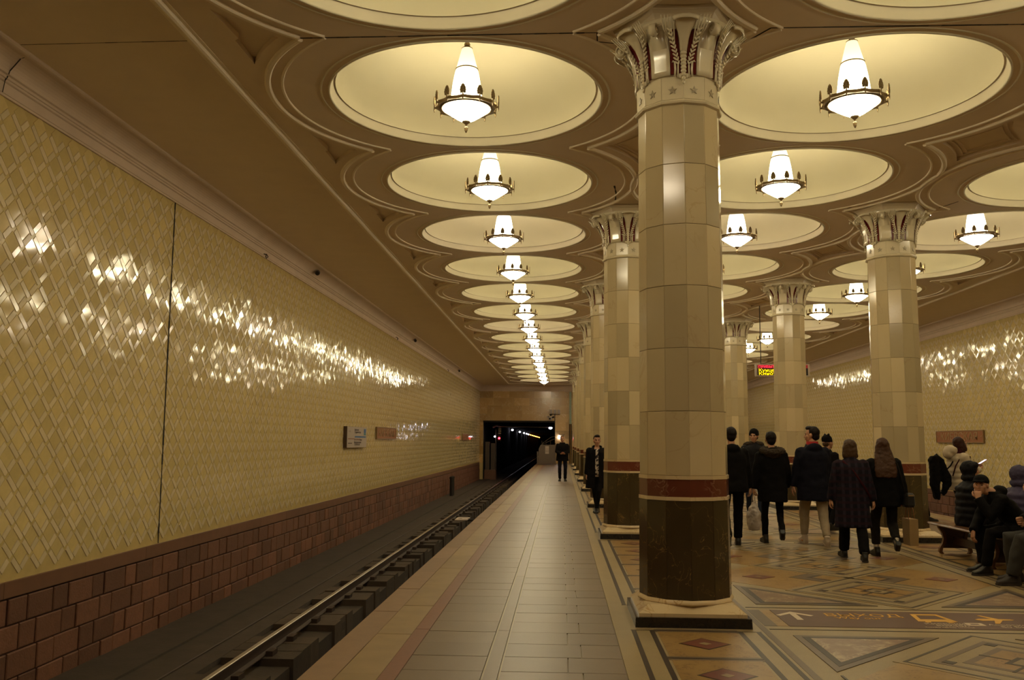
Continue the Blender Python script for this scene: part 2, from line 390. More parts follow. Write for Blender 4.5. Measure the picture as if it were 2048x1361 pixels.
# ------------------------------------------------------------------ side walls
def wall(name, X, sg, y_from, yj_tile, seenfrom):
    """sg: +1 the face looks to +x"""
    base = struct(MB().box(min(X, X-sg*.3), max(X, X-sg*.3), BACK, END, -1.5, CEIL+.05).obj(name, M_grout))
    rng = random.Random(5)
    def P(u, v, h): return (X + sg*h, u, v)
    p = .35; hb = .123; wbar = .072
    tiles, bars = [], []
    nu = int((END - y_from)/p)+2; nv = int(WALL_TOP/.175)+2
    for r in range(-6, nv):
        for k in range(nu):
            u = y_from + ((9.505-y_from) % p) - p + k*p + (p/2 if r % 2 else 0); v = 1.192 + r*.175 - .525*0
            # lattice node (u, v); its tile sits above it
            cv = v+.175
            if not (-.1 < cv < WALL_TOP+.05) or u > END-.1 or u < y_from: continue
            if cv > -.06 and cv < WALL_TOP+.02: tiles.append((u, cv))
            bars.append((u, v, 1)); bars.append((u, v, -1))
    def rhomb(m_, u, v):
        a, b, h0 = wobble(rng, .012), wobble(rng, .012), .004+rng.uniform(0, .002)
        q = [(hb, 0), (0, hb), (-hb, 0), (0, -hb)]
        t = [P(u+x*.955, v+y*.955, h0+a*x+b*y) for x, y in q]; bt = [P(u+x, v+y, -.004) for x, y in q]
        m_.add(bt+t, [(4, 5, 6, 7)] + [(i, (i+1) % 4, 4+(i+1) % 4, 4+i) for i in range(4)])
    def bar(m_, u, v, d):
        # from node up to the neighbouring node (u+d*.175, v+.175); d=-1 runs through, d=+1 fits between
        a, b, h0 = wobble(rng, .010), wobble(rng, .010), .007+rng.uniform(0, .002)
        e = Vector((d, 1)).normalized(); n = Vector((-e.y, e.x)); Lh = .2475
        c = Vector((u, v)) + e*Lh/2
        a0, a1 = (-.016, Lh-.056) if d < 0 else (wbar/2+.002, Lh-.054)
        hl = (a1-a0)/2; c = Vector((u, v)) + e*(a0+a1)/2
        hw = wbar/2-.0008
        cs = [(hl, hw), (-hl, hw), (-hl, -hw), (hl, -hw)]
        if d < 0: cs = [(hl, hw), (-hl+.012, hw), (-hl, hw-.014), (-hl, -hw+.014), (-hl+.012, -hw), (hl, -hw)]
        pts = [c + e*x + n*y for x, y in cs]; pt = [c + e*x*.975 + n*y*.87 for x, y in cs]
        k = len(pts)
        m_.add([P(q.x, q.y, -.004) for q in pts] + [P(q.x, q.y, h0+a*x+b*y) for q, (x, y) in zip(pt, cs)],
               [tuple(range(k, 2*k))] + [(i, (i+1) % k, k+(i+1) % k, k+i) for i in range(k)])
    def inside(u, v): return v > -.13 and v < WALL_TOP+.08
    bars = [b for b in bars if inside(b[0], b[1]) and inside(b[0], b[1]+.175)]
    key = lambda t: (0 if seen(P(t[0], t[1], 0), 10) and t[0] > seenfrom else 1, t[0])
    tiles.sort(key=key); bars.sort(key=key)
    for lst, fn, nm, m in ((tiles, rhomb, 'tile', M_ty), (bars, bar, 'strip_tile', M_tb)):
        for t in lst[:300]:
            q = MB(); fn(q, *t); q.obj(nm, m, base)
        q = MB()
        for t in lst[300:]: fn(q, *t)
        stuff(q.obj('tile_field' if nm == 'tile' else 'strip_tile_field', m, base))
    # stone base: ledge and four courses
    led = [(y, y+1.6) for y in [y_from+1.6*i for i in range(int((END-y_from)/1.6))]]
    for a, b in led:
        MB().box(*sorted((X-sg*.02, X+sg*.045)), a+.002, min(b-.002, END), -.11, .055).obj('ledge_stone', M_btrim, base)
    MB().box(*sorted((X-sg*.02, X+sg*.006)), y_from-12 if sg > 0 else y_from, END, -1.35, -.11).obj('stone_backing', M_bjoint, base)
    br = []
    for row in range(4):
        z1 = -.135-.282*row; z0 = z1-.268
        y = y_from - rng.uniform(0, .4); wide = row % 2
        while y < END:
            ln = (.50 if wide else .30)+rng.uniform(-.03, .03)
            br.append((y, min(y+ln, END), z0, z1)); y += ln+.022; wide = 1-wide
    br.sort(key=lambda b: (0 if seen(P(b[0], b[2], 0), 60) and b[0] > seenfrom else 1, b[0]))
    def brick(m_, a, b, z0, z1):
        o = .03+rng.uniform(-.008, .008); 
        m_.loft([[P(a, z0, 0), P(b, z0, 0), P(b, z1, 0), P(a, z1, 0)], [P(a, z0, o-.008), P(b, z0, o-.008), P(b, z1, o-.008), P(a, z1, o-.008)],
                 [P(a+.012, z0+.012, o), P(b-.012, z0+.012, o), P(b-.012, z1-.012, o+rng.uniform(-.004, .004)), P(a+.012, z1-.012, o)]])
    for b in br[:300]:
        q = MB(); brick(q, *b); q.obj('brick', M_brick, base)
    q = MB()
    for b in br[300:]: brick(q, *b)
    stuff(q.obj('brick_courses', M_brick, base))
    return base
wall_l = wall('wall_left', WL, 1, 6.0, 9.505, 7.5)
wall_r = wall('wall_right', WR, -1, 16.0, 9.505, 20)
crack(wall_l, [(WL+.012, 12.84+.0*z, .06+z*.425) for z in range(13)], .034, (1, 0, 0))
struct(MB().box(WL-.3, WR+.3, BACK-.3, BACK, -1.5, CEIL+1).obj('wall_back_added', M_endm))  # unseen wall added behind the camera so light does not escape

# ------------------------------------------------------------------ end wall with the two track openings
OPL = (-5.60, -.44); OPR = (2*AX+.44, 2*AX+5.60); OPZ = 2.92
q = MB()
q.box(WL, OPL[0], END, END+.4, -1.5, CEIL); q.box(OPL[1], OPR[0], END, END+.4, -1.5, CEIL); q.box(OPR[1], WR, END, END+.4, -1.5, CEIL)
q.box(OPL[0], OPL[1], END, END+.4, OPZ, CEIL); q.box(OPR[0], OPR[1], END, END+.4, OPZ, CEIL)
wall_e = struct(q.obj('wall_end', M_grout))
rng = random.Random(9)
zc = [0, .6, 1.2, 1.75, 2.32, 2.92, 3.5, 4.1, 4.65, 5.16]
for r in range(9):
    x = WL - rng.uniform(0, .6)
    while x < WR:
        ln = rng.uniform(.85, 1.5); a, b = max(x, WL), min(x+ln, WR); x += ln
        cuts = [(a, b)]
        if zc[r] < OPZ-.05:
            for o0, o1 in (OPL, OPR):
                cuts = [s for c in cuts for s in ((c[0], min(c[1], o0)), (max(c[0], o1), c[1])) if s[1]-s[0] > .03]
        for c in cuts:
            MB().box(c[0]+.003, c[1]-.003, END-.02, END+.01, zc[r]+.003, zc[r+1]-.003).obj('marble_panel', M_endm, wall_e)
q = MB()
for o in (OPL, OPR): q.box(o[0], o[1], END-.03, END+.06, OPZ-.02, OPZ+.1)
q.obj('lintel_edge', M_dark, wall_e)
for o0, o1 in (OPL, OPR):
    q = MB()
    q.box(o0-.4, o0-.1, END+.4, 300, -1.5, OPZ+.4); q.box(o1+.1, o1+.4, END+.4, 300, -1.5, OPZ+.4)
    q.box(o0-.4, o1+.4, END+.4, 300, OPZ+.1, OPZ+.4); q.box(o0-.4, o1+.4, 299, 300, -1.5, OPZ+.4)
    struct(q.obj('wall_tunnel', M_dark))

# ------------------------------------------------------------------ floor and track bed
FX0, FX1 = -1.735, 2*AX+1.735
floor = struct(MB().box(FX0+.03, FX1-.03, BACK, END, -.3, -.012).obj('floor', M_beige))
for x0, x1 in ((FX0+.12, FX0+.3), (FX1-.3, FX1-.12)):
    struct(MB().box(x0, x1, BACK, END, -1.6, -.3).obj('wall_platform', M_bjoint))
q = MB()
for mir in (0, 1):
    f = (lambda x: 2*AX-x) if mir else (lambda x: x)
    def bx(x0, x1, z0, z1): q.box(*sorted((f(x0), f(x1))), BACK, 300, z0, z1)
    bx(WL, -4.33, -1.6, -1.195); bx(-4.33, -3.40, -1.6, -1.27); bx(-3.40, -2.72, -1.8, -1.62); bx(-2.72, FX0+.3, -1.6, -1.27)
    bx(WL, -5.1, -1.2, -1.165)
track_bed = struct(q.obj('floor_track', M_conc))
q = MB(); q.tube([(-4.62, 6, -1.185), (-4.62, 62, -1.185)], .014, 6); q.obj('cable', M_rail, track_bed)
def rail_mesh(y0, y1):
    def bar(prof):
        return MB().loft([[(x, y, z) for x, z in prof] for y in (y0, y1)])
    web = bar([(-.065, -1.17), (.065, -1.17), (.065, -1.158), (.012, -1.14), (.012, -1.045), (.036, -1.03), (.036, -1.006), (-.036, -1.006), (-.036, -1.03), (-.012, -1.045), (-.012, -1.14), (-.065, -1.158)])
    head = bar([(-.034, -1.006), (.034, -1.006), (.026, -.998), (-.026, -.998)])
    return web, head
for mir, lab in ((0, 'railway track with dark sleepers beside the left platform edge'), (1, 'railway track along the right-hand tiled wall behind the benches')):
    if mir: continue
    tr = thing('railway_track', lab, 'track', (0, 0, 0))
    for x in (-3.82, -2.30):
        wb, hd = rail_mesh(BACK, 250)
        o = wb.obj('rail', M_rail, tr); o.location.x = x
        hd.obj('rail_head', M_railtop, o)
    k = 0; rng = random.Random(4); clips = MB()
    yb = 11.38-2.07*3
    while yb < 62:
        for j in range(3):
            a = yb+.43*j; hj = rng.uniform(-.012, .012)
            for x0, x1 in ((-4.3, -3.37), (-2.75, -1.95)):
                if x0 > -3 and yb > 0 and False: continue
                e = rng.uniform(-.03, .03)
                MB().prism([(x0, a), (x1+e, a+rng.uniform(-.01, .01)), (x1+e, a+.405), (x0, a+.405)], -1.6, -1.172+hj, .008).obj('sleeper', M_sleeper, tr)
            if j != 1: clips.box(-3.98, -3.89, a+.1, a+.3, -1.18, -1.11); clips.box(-3.75, -3.66, a+.1, a+.3, -1.18, -1.11)
        yb += 2.07
    stuff(clips.obj('rail_clips', M_rail, tr))

# platform paving (left side strips)
rng = random.Random(12)
def slab(name, m, x0, x1, y0, y1, z1=0.0, g=.0016, z0=-.02):
    return MB().prism([(x0+g, y0+g), (x1-g, y0+g), (x1-g, y1-g), (x0+g, y1-g)], z0, z1, .002).obj(name, m, floor)
for mir in (0, 1):
    f = (lambda a, b: tuple(sorted((2*AX-a, 2*AX-b)))) if mir else (lambda a, b: (a, b))
    y = 4.6
    while y < END:
        ln = 1.25 if not mir else 6
        slab('coping_slab', M_cope, *f(FX0, -1.5), y, min(y+ln, END), rng.uniform(-.002, .003)); slab('beige_slab', M_pave, *f(-1.5, -1.215), y+.3, min(y+.3+ln, END), rng.uniform(-.002, .001))
        y += ln
    y = 4.6
    while y < END:
        slab('red_strip', M_red, *f(-1.215, -1.095), y, min(y+3, END), 0, .001); slab('guide_strip', M_gran, *f(-.522, -.427), y, min(y+3, END), 0, .001)
        y += 3
    y = 4.6; r = 0
    while y < END:
        ln = .42 if y < 26 and not mir else 6
        for a, b in ((-1.095, -.535), (-.415, .05), (.05, .447)):
            a2, b2 = (a, b) if a < -.5 else ((a+.1*(r % 2)) if a == .05 else a, (b+.1*(r % 2)) if a == -.415 else b)
            slab('granite_tile', M_gran, *f(a2, b2), y, min(y+ln, END), rng.uniform(-.001, .001), .0022)
        y += ln; r += 1
    slab('granite_border', M_beige, *f(.449, 1.75), BACK, END, -.0005, 0)
slab('terrazzo_field', M_beige, 1.75, 2*AX-1.75, BACK, END, -.0005, 0)
slab('platform_near', M_gran, FX0, 2*AX-FX0, BACK, 4.6, -.0008, 0)

# inlaid marble floor
def piece(name, m, poly, lvl): return MB().prism(poly, -.001, .0012*lvl).obj(name, m, floor)
def rh(cx, cyy, a, b): return [(cx+a, cyy), (cx, cyy+b), (cx-a, cyy), (cx, cyy-b)]
def ring(name, m, o, i, lvl): return MB().frame(o, i, -.001, .0012*lvl).obj(name, m, floor)
def strip(name, m, x0, x1, y0, y1, lvl=1): return piece(name, m, rect_pts(x0, x1, y0, y1), lvl)
CY = [8.31+6.874*k for k in range(-1, 8)]
A_, B_ = .90, .944
for ci, yk in enumerate(CY):
    y0, y1 = yk+.535, yk+6.874-.465
    far = yk > 34
    for x in COLX:
        for sg in (-1, 1):
            strip('dark_inlay_strip', M_dkfl, *sorted((x+sg*.497, x+sg*.535)), yk+.56, yk+6.874-.60)
            strip('dark_inlay_strip', M_dkfl, *sorted((x+sg*.345, x+sg*.385)), yk+.56, yk+6.874-.60)
        strip('dark_inlay_line', M_dkfl, x-.54, x+.54, yk-.6, yk-.585); strip('dark_inlay_line', M_dkfl, x-.54, x+.54, yk+.54, yk+.555)
        n = 6; st = (6.874-1.16)/n
        for j in range(n):
            c = yk+.56+st*(j+.5)
            strip('gold_panel', M_gold, x-.325, x+.325, c-st/2+.055, c+st/2-.055)
            piece('maroon_diamond', M_dkfl, rh(x, c, .205, .20), 2); piece('maroon_diamond', M_rdfl, rh(x, c, .185, .18), 3); piece('pale_diamond', M_beige, rh(x, c, .05, .05), 4)
            strip('olive_inlay_strip', M_grfl, x-.345, x+.345, c+st/2-.055, c+st/2+.055, 1); strip('dark_inlay_line', M_dkfl, x-.345, x+.345, c+st/2-.012, c+st/2+.012, 2)
    for sg in (-1, 1): strip('olive_inlay_strip', M_grfl, *sorted((AX+sg*1.62, AX+sg*1.675)), yk+.0, yk+6.874)
    # cross band on the column line
    for yy in (yk-.462, yk+.532): strip('dark_inlay_line', M_dkfl, AX-1.6, AX+1.6, yy-.009, yy+.009, 2)
    if ci == 1:
        for sg in (-1, 1): strip('olive_inlay_panel', M_grfl, *sorted((AX+sg*1.5, AX+sg*1.61)), yk-.33, yk+.41); strip('gold_panel', M_gold, *sorted((AX+sg*1.405, AX+sg*1.5)), yk-.33, yk+.41)
    elif ci != 1:
        strip('olive_inlay_panel', M_grfl, AX-1.5, AX+1.5, yk-.33, yk+.41); strip('gold_panel', M_gold, AX-1.3, AX+1.3, yk-.22, yk+.3, 2)
    ys = y0+.085
    # side half diamonds: gold field
    for sg in (-1, 1):
        for j in (0, 1, 2, 3):
            c = ys+2*B_*j
            top = min(c+B_, ys+6*B_); bot = max(c-B_, ys)
            xx = AX+sg*1.46; xe = 1.46
            if j in (1, 2):
                poly = [(AX, c), (AX+sg*A_, c+B_), (xx, c+B_*(1-(xe-A_)/A_)), (xx, c-B_*(1-(xe-A_)/A_)), (AX+sg*A_, c-B_)]
                if sg < 0: poly = poly[::-1]
                piece('gold_side_panel', M_gold, poly, 1)
                piece('maroon_diamond', M_rdfl, rh(AX+sg*1.045, c, .19, .175), 4); piece('pale_diamond', M_beige, rh(AX+sg*1.045, c, .05, .05), 5)
    for j in (1, 2):
        c = ys+2*B_*j
        ring('dark_inlay_line', M_dkfl, rh(AX, c, .70, .735), rh(AX, c, .675, .71), 2); ring('olive_inlay_frame', M_grfl, rh(AX, c, .675, .71), rh(AX, c, .50, .525), 2)
        ring('dark_inlay_frame', M_dkfl, rh(AX, c, .50, .525), rh(AX, c, .43, .452), 2); piece('gold_diamond', M_gold, rh(AX, c, .43, .452), 2)
    for j in range(3):
        c = ys+B_*(2*j+1)
        piece('beige_diamond', M_beige, rh(AX, c, A_+.07, B_+.074), 3)
        ring('dark_inlay_line', M_dkfl, rh(AX, c, A_, B_), rh(AX, c, A_-.035, B_-.037), 4)
        ring('olive_inlay_frame', M_grfl, rh(AX, c, A_-.20, B_-.21), rh(AX, c, A_-.27, B_-.283), 4)
        ring('olive_inlay_frame', M_grfl, rh(AX, c, A_-.42, B_-.44), rh(AX, c, A_-.50, B_-.525), 4)
        piece('gold_diamond', M_gold, rh(AX, c, A_-.50, B_-.525), 4)
        for dx, dy in ((1, 0), (-1, 0), (0, 1), (0, -1)):
            piece('dark_accent_diamond', M_dkfl, rh(AX+dx*(A_-.33), c+dy*(B_-.345), .055, .058), 5)
        ring('dark_inlay_frame', M_dkfl, rh(AX, c, .185, .19), rh(AX, c, .13, .135), 5); piece('pale_diamond', M_beige, rh(AX, c, .13, .135), 5); piece('dark_accent_diamond', M_dkfl, rh(AX, c, .04, .042), 6)
        for dx, dy in ((1, 1), (-1, -1)):
            e = Vector((A_, B_)).normalized(); nn = Vector((-e.y, e.x))
            for s1 in (1, -1):
                p0 = Vector((AX, c)) + Vector((dx*.0925, -dx*s1*.095*1)) ; d = Vector((dx*e.x, -dx*s1*e.y)); nv = Vector((-d.y, d.x))*.012
                p1 = p0+d*.22
                pl = [tuple(p0-nv), tuple(p1-nv), tuple(p1+nv), tuple(p0+nv)]
                piece('dark_inlay_line', M_dkfl, pl, 5)
    # diagonal beige bands closing the side panels and corner triangles with breccia
    for sg in (-1, 1):
        for yy, sy in ((yk+.75, 1), (yk+6.874-.75, -1)):
            a = (AX+sg*1.415, yy); b = (AX+sg*.42, yy); c3 = (AX+sg*1.415, yy+sy*1.0)
            def tri(k):
                return [(a[0]-sg*k, a[1]+sy*k), (b[0]+sg*k*2.4, b[1]+sy*k), (c3[0]-sg*k, c3[1]-sy*k*2.4)]
            o_, i_ = tri(0), tri(.06)
            piece('breccia_triangle', M_brec, i_ if sg*sy > 0 else i_[::-1], 5)
            ring('olive_inlay_frame', M_grfl, tri(-.05), tri(.01), 4); ring('dark_inlay_frame', M_dkfl, tri(.008), tri(.062), 5)
        xx = AX+sg*1.46
        strip('dark_inlay_line', M_dkfl, *sorted((xx-.009, xx+.009)), ys+B_*1.45, ys+6*B_-B_*1.45, 3)
        for j in (1, 2):
            c = ys+2*B_*j; 
    
# painted floor sign on the first column line
fs = thing('floor_sign', 'brown floor sign strip with arrow and yellow train and plane symbols', 'floor sign', (0, 0, 0))
MB().prism(rect_pts(1.96, 4.78, 7.975, 8.725), .0, .003).obj('sign_base', M_sticker, fs)
def text(body, m, parent, size, loc, rot=(0, 0, 0), ext=.001, align='LEFT', name='lettering', sx=1.0):
    cu = bpy.data.curves.new('t', 'FONT'); cu.body = body; cu.size = size; cu.extrude = ext; cu.align_x = align; cu.resolution_u = 3
    cu.materials.append(m)
    t = bpy.data.objects.new('t', cu); COL.objects.link(t)
    me = bpy.data.meshes.new_from_object(t.evaluated_get(bpy.context.evaluated_depsgraph_get())); bpy.data.objects.remove(t)
    if not me.materials: me.materials.append(m)
    o = link(name, me, parent, loc); o.rotation_euler = rot; o.scale = (sx, 1, 1); return o
q = MB(); e = .024
q.prism([(2.10, 8.255), (2.155, 8.255), (2.155, 8.61), (2.10, 8.61)], .003, .0045)
for s1 in (-1, 1):
    pl = [(2.1275, 8.635), (2.1275, 8.565), (2.1275+s1*.135, 8.43), (2.1275+s1*.17, 8.465)]
    q.prism(pl if s1 < 0 else pl[::-1], .003, .0047)
q.obj('arrow', M_stw, fs)
text('ВЫХОД', M_sty, fs, .185, (2.40, 8.455, .004), name='lettering'); text('Way out', M_sty, fs, .115, (2.465, 8.345, .004))
q = MB(); q.frame([(3.16, 8.28), (3.50, 8.28), (3.45, 8.62), (3.21, 8.62)], [(3.215, 8.38), (3.445, 8.38), (3.415, 8.565), (3.245, 8.565)], .003, .0045)
q.prism([(3.2, 8.235), (3.25, 8.235), (3.27, 8.285), (3.22, 8.285)], .003, .0045); q.prism([(3.41, 8.235), (3.46, 8.235), (3.44, 8.285), (3.39, 8.285)], .003, .0045)
q.obj('train_symbol', M_sty, fs)
text('Киевский', M_stw, fs, .085, (3.17, 8.155, .004)); text('вокзал', M_stw, fs, .085, (3.24, 8.08, .004)); text('Kievsky railway terminal', M_stw, fs, .042, (3.12, 8.02, .004))
q = MB(); q.prism([(3.75, 8.36), (4.02, 8.395), (4.05, 8.42), (4.02, 8.44), (3.75, 8.45), (3.70, 8.405)], .003, .0045)
q.prism([(3.86, 8.44), (3.93, 8.43), (3.84, 8.60), (3.80, 8.60)], .003, .0047); q.prism([(3.80, 8.235), (3.84, 8.235), (3.93, 8.38), (3.86, 8.38)], .003, .0047)
q.obj('plane_symbol', M_sty, fs)
q = MB(); q.frame(rect_pts(3.53, 3.68, 8.13, 8.245), rect_pts(3.565, 3.64, 8.165, 8.21), .003, .0045); q.obj('tram_symbol', M_stw, fs)
text('Аэроэкспресс', M_stw, fs, .08, (3.71, 8.15, .004)); text('во Внуково', M_stw, fs, .08, (3.78, 8.07, .004))

# ------------------------------------------------------------------ columns
V12 = [-PI/2 + PI/6*i for i in range(12)]            # vertices; one faces the camera
def ring12(r, z): return [(r*math.cos(a), r*math.sin(a), z) for a in V12]
def facet(r0, r1, z0, z1, i, g=.0015, t=.02, bev=.003):
    """one marble facing slab of a twelve-sided shaft (side i), tapering from r0 to r1"""
    a, b = V12[i], V12[i]+PI/6
    def P(r, an, z): return Vector((r*math.cos(an), r*math.sin(an), z))
    q = [P(r0, a, z0), P(r0, b, z0), P(r1, b, z1), P(r1, a, z1)]
    e = (q[1]-q[0]).normalized()
    q = [q[0]+e*g+Vector((0, 0, g)), q[1]-e*g+Vector((0, 0, g)), q[2]-e*g-Vector((0, 0, g)), q[3]+e*g-Vector((0, 0, g))]
    n = Vector((math.cos((a+b)/2), math.sin((a+b)/2), 0)); c = sum(q, Vector())/4
    f = [c+(p-c)*(1-bev*8) for p in q]
    f = [p + (-e if k in (1, 2) else e)*0 for k, p in enumerate(f)]
    ins = []
    for k, p in enumerate(q):
        d = e*(bev if k in (0, 3) else -bev)+Vector((0, 0, bev if k < 2 else -bev)); ins.append(p+d)
    back = [p-n*t for p in q]; mid = [p-n*bev for p in q]
    return MB().loft([back, mid, ins])
RB0, RB1, RS0, RS1 = .414, .408, .400, .383
ZS0, ZS1 = 1.275, 4.665
cm = {}
cm['black_plinth'] = MB().prism(rect_pts(-.492, .492, -.492, .492), 0, .083, .004).mesh('m', M_blk)
cm['cream_plinth'] = MB().loft([[(x*.458, y*.458, .083) for x, y in ((1, 1), (-1, 1), (-1, -1), (1, -1))], [(x*.458, y*.458, .112) for x, y in ((1, 1), (-1, 1), (-1, -1), (1, -1))],
                                [(x*.372, y*.372, .176) for x, y in ((1, 1), (-1, 1), (-1, -1), (1, -1))]]).mesh('m', M_cream)
cm['base_ring'] = MB().loft([ring12(r, z) for r, z in ((.425, .17), (.432, .182), (.428, .195), (.416, .212))]).mesh('m', M_cream)
def band(r, z0, z1, m): return MB().loft([ring12(r, z0), ring12(r, z1)]).mesh('m', m)
bands = [('cream_band', RB1+.004, 1.058, 1.09, M_cream), ('red_band', RB1-.003, 1.09, 1.242, M_redm), ('cream_band', RB1+.001, 1.242, ZS0, M_cream)]
bandm = [(n, band(r, a, b, m)) for n, r, a, b, m in bands]
core = MB().loft([ring12(RB0-.008, .2), ring12(RB1-.008, 1.06), ring12(RS0-.008, 1.1), ring12(RS1-.007, 4.7)]).mesh('m', M_groovefl)
darkf = [facet(RB0, RB1, .21, 1.058, i).mesh('m', M_dkm) for i in range(12)]
slabs = []
for r in range(6):
    za, zb = ZS0+(ZS1-ZS0)*r/6, ZS0+(ZS1-ZS0)*(r+1)/6
    ra, rb = RS0+(RS1-RS0)*r/6, RS0+(RS1-RS0)*(r+1)/6
    slabs += [facet(ra, rb, za, zb, i).mesh('m', M_slab) for i in range(12)]
allslab = MB()
for r in range(6):
    za, zb = ZS0+(ZS1-ZS0)*r/6, ZS0+(ZS1-ZS0)*(r+1)/6
    for i in range(12):
        f_ = facet(RS0+(RS1-RS0)*r/6, RS0+(RS1-RS0)*(r+1)/6, za, zb, i); allslab.add(f_.v, f_.f)
allslab = allslab.mesh('m', M_slab)
alldark = MB().loft([ring12(RB0, .21), ring12(RB1, 1.058)]).mesh('m', M_dkm)
cm['astragal'] = MB().loft([ring12(r, z) for r, z in ((.386, 4.655), (.408, 4.665), (.414, 4.682), (.405, 4.698), (.392, 4.705))]).mesh('m', M_majo)
# star band: twelve glazed tiles with a worn star each
sband = [facet(.392, .396, 4.705, 4.925, i, t=.03).mesh('m', M_majo) for i in range(12)]
stars = MB()
for i in range(12):
    am = V12[i]+PI/12; rr = .3975*math.cos(PI/12)+.001
    n = Vector((math.cos(am), math.sin(am), 0)); t = Vector((-math.sin(am), math.cos(am), 0)); c = n*rr+Vector((0, 0, 4.79))
    ps = [c+t*(rad*math.sin(2*PI*k/10))+Vector((0, 0, 1))*(rad*math.cos(2*PI*k/10)) for k in range(10) for rad in ((.042 if k % 2 == 0 else .017),)]
    stars.add([p-n*.003 for p in ps]+[p+n*.002 for p in ps]+[c+n*.004], [(10+k, 10+(k+1) % 10, 20) for k in range(10)]+[(k, (k+1) % 10, 10+(k+1) % 10, 10+k) for k in range(10)])
stars = stars.mesh('m', M_star)
def bell_r(z):
    t = max(0, (z-4.92)/.5); return .388+.02*t+.125*max(0, t-.25)**2/.5625*1.0
cm['bell'] = MB().loft([[(bell_r(z)*math.cos(2*PI*k/48), bell_r(z)*math.sin(2*PI*k/48), z) for k in range(48)] for z in (4.92, 5.0, 5.1, 5.18, 5.26, 5.33, 5.39, 5.43)]).mesh('m', M_majo, True)
def on_bell(a, w_, z, off):
    r = bell_r(z)+off; return Vector((r*math.cos(a)-w_*math.sin(a), r*math.sin(a)+w_*math.cos(a), z))
def bell_patch(m_, a, w0, w1, z0, z1, off, th, n=8, nu=5):
    """a raised skin on the bell about the angle a, half-widths w0 -> w1"""
    g = []
    for j in range(n+1):
        z = z0+(z1-z0)*j/n; wd = w0+(w1-w0)*j/n
        g.append([on_bell(a, -wd+2*wd*i/nu, z, off) for i in range(nu+1)])
    inn = [[p-Vector((p.x, p.y, 0)).normalized()*th for p in r] for r in g]
    rings = [r+i_[::-1] for r, i_ in zip(g, inn)]
    m_.loft(rings)
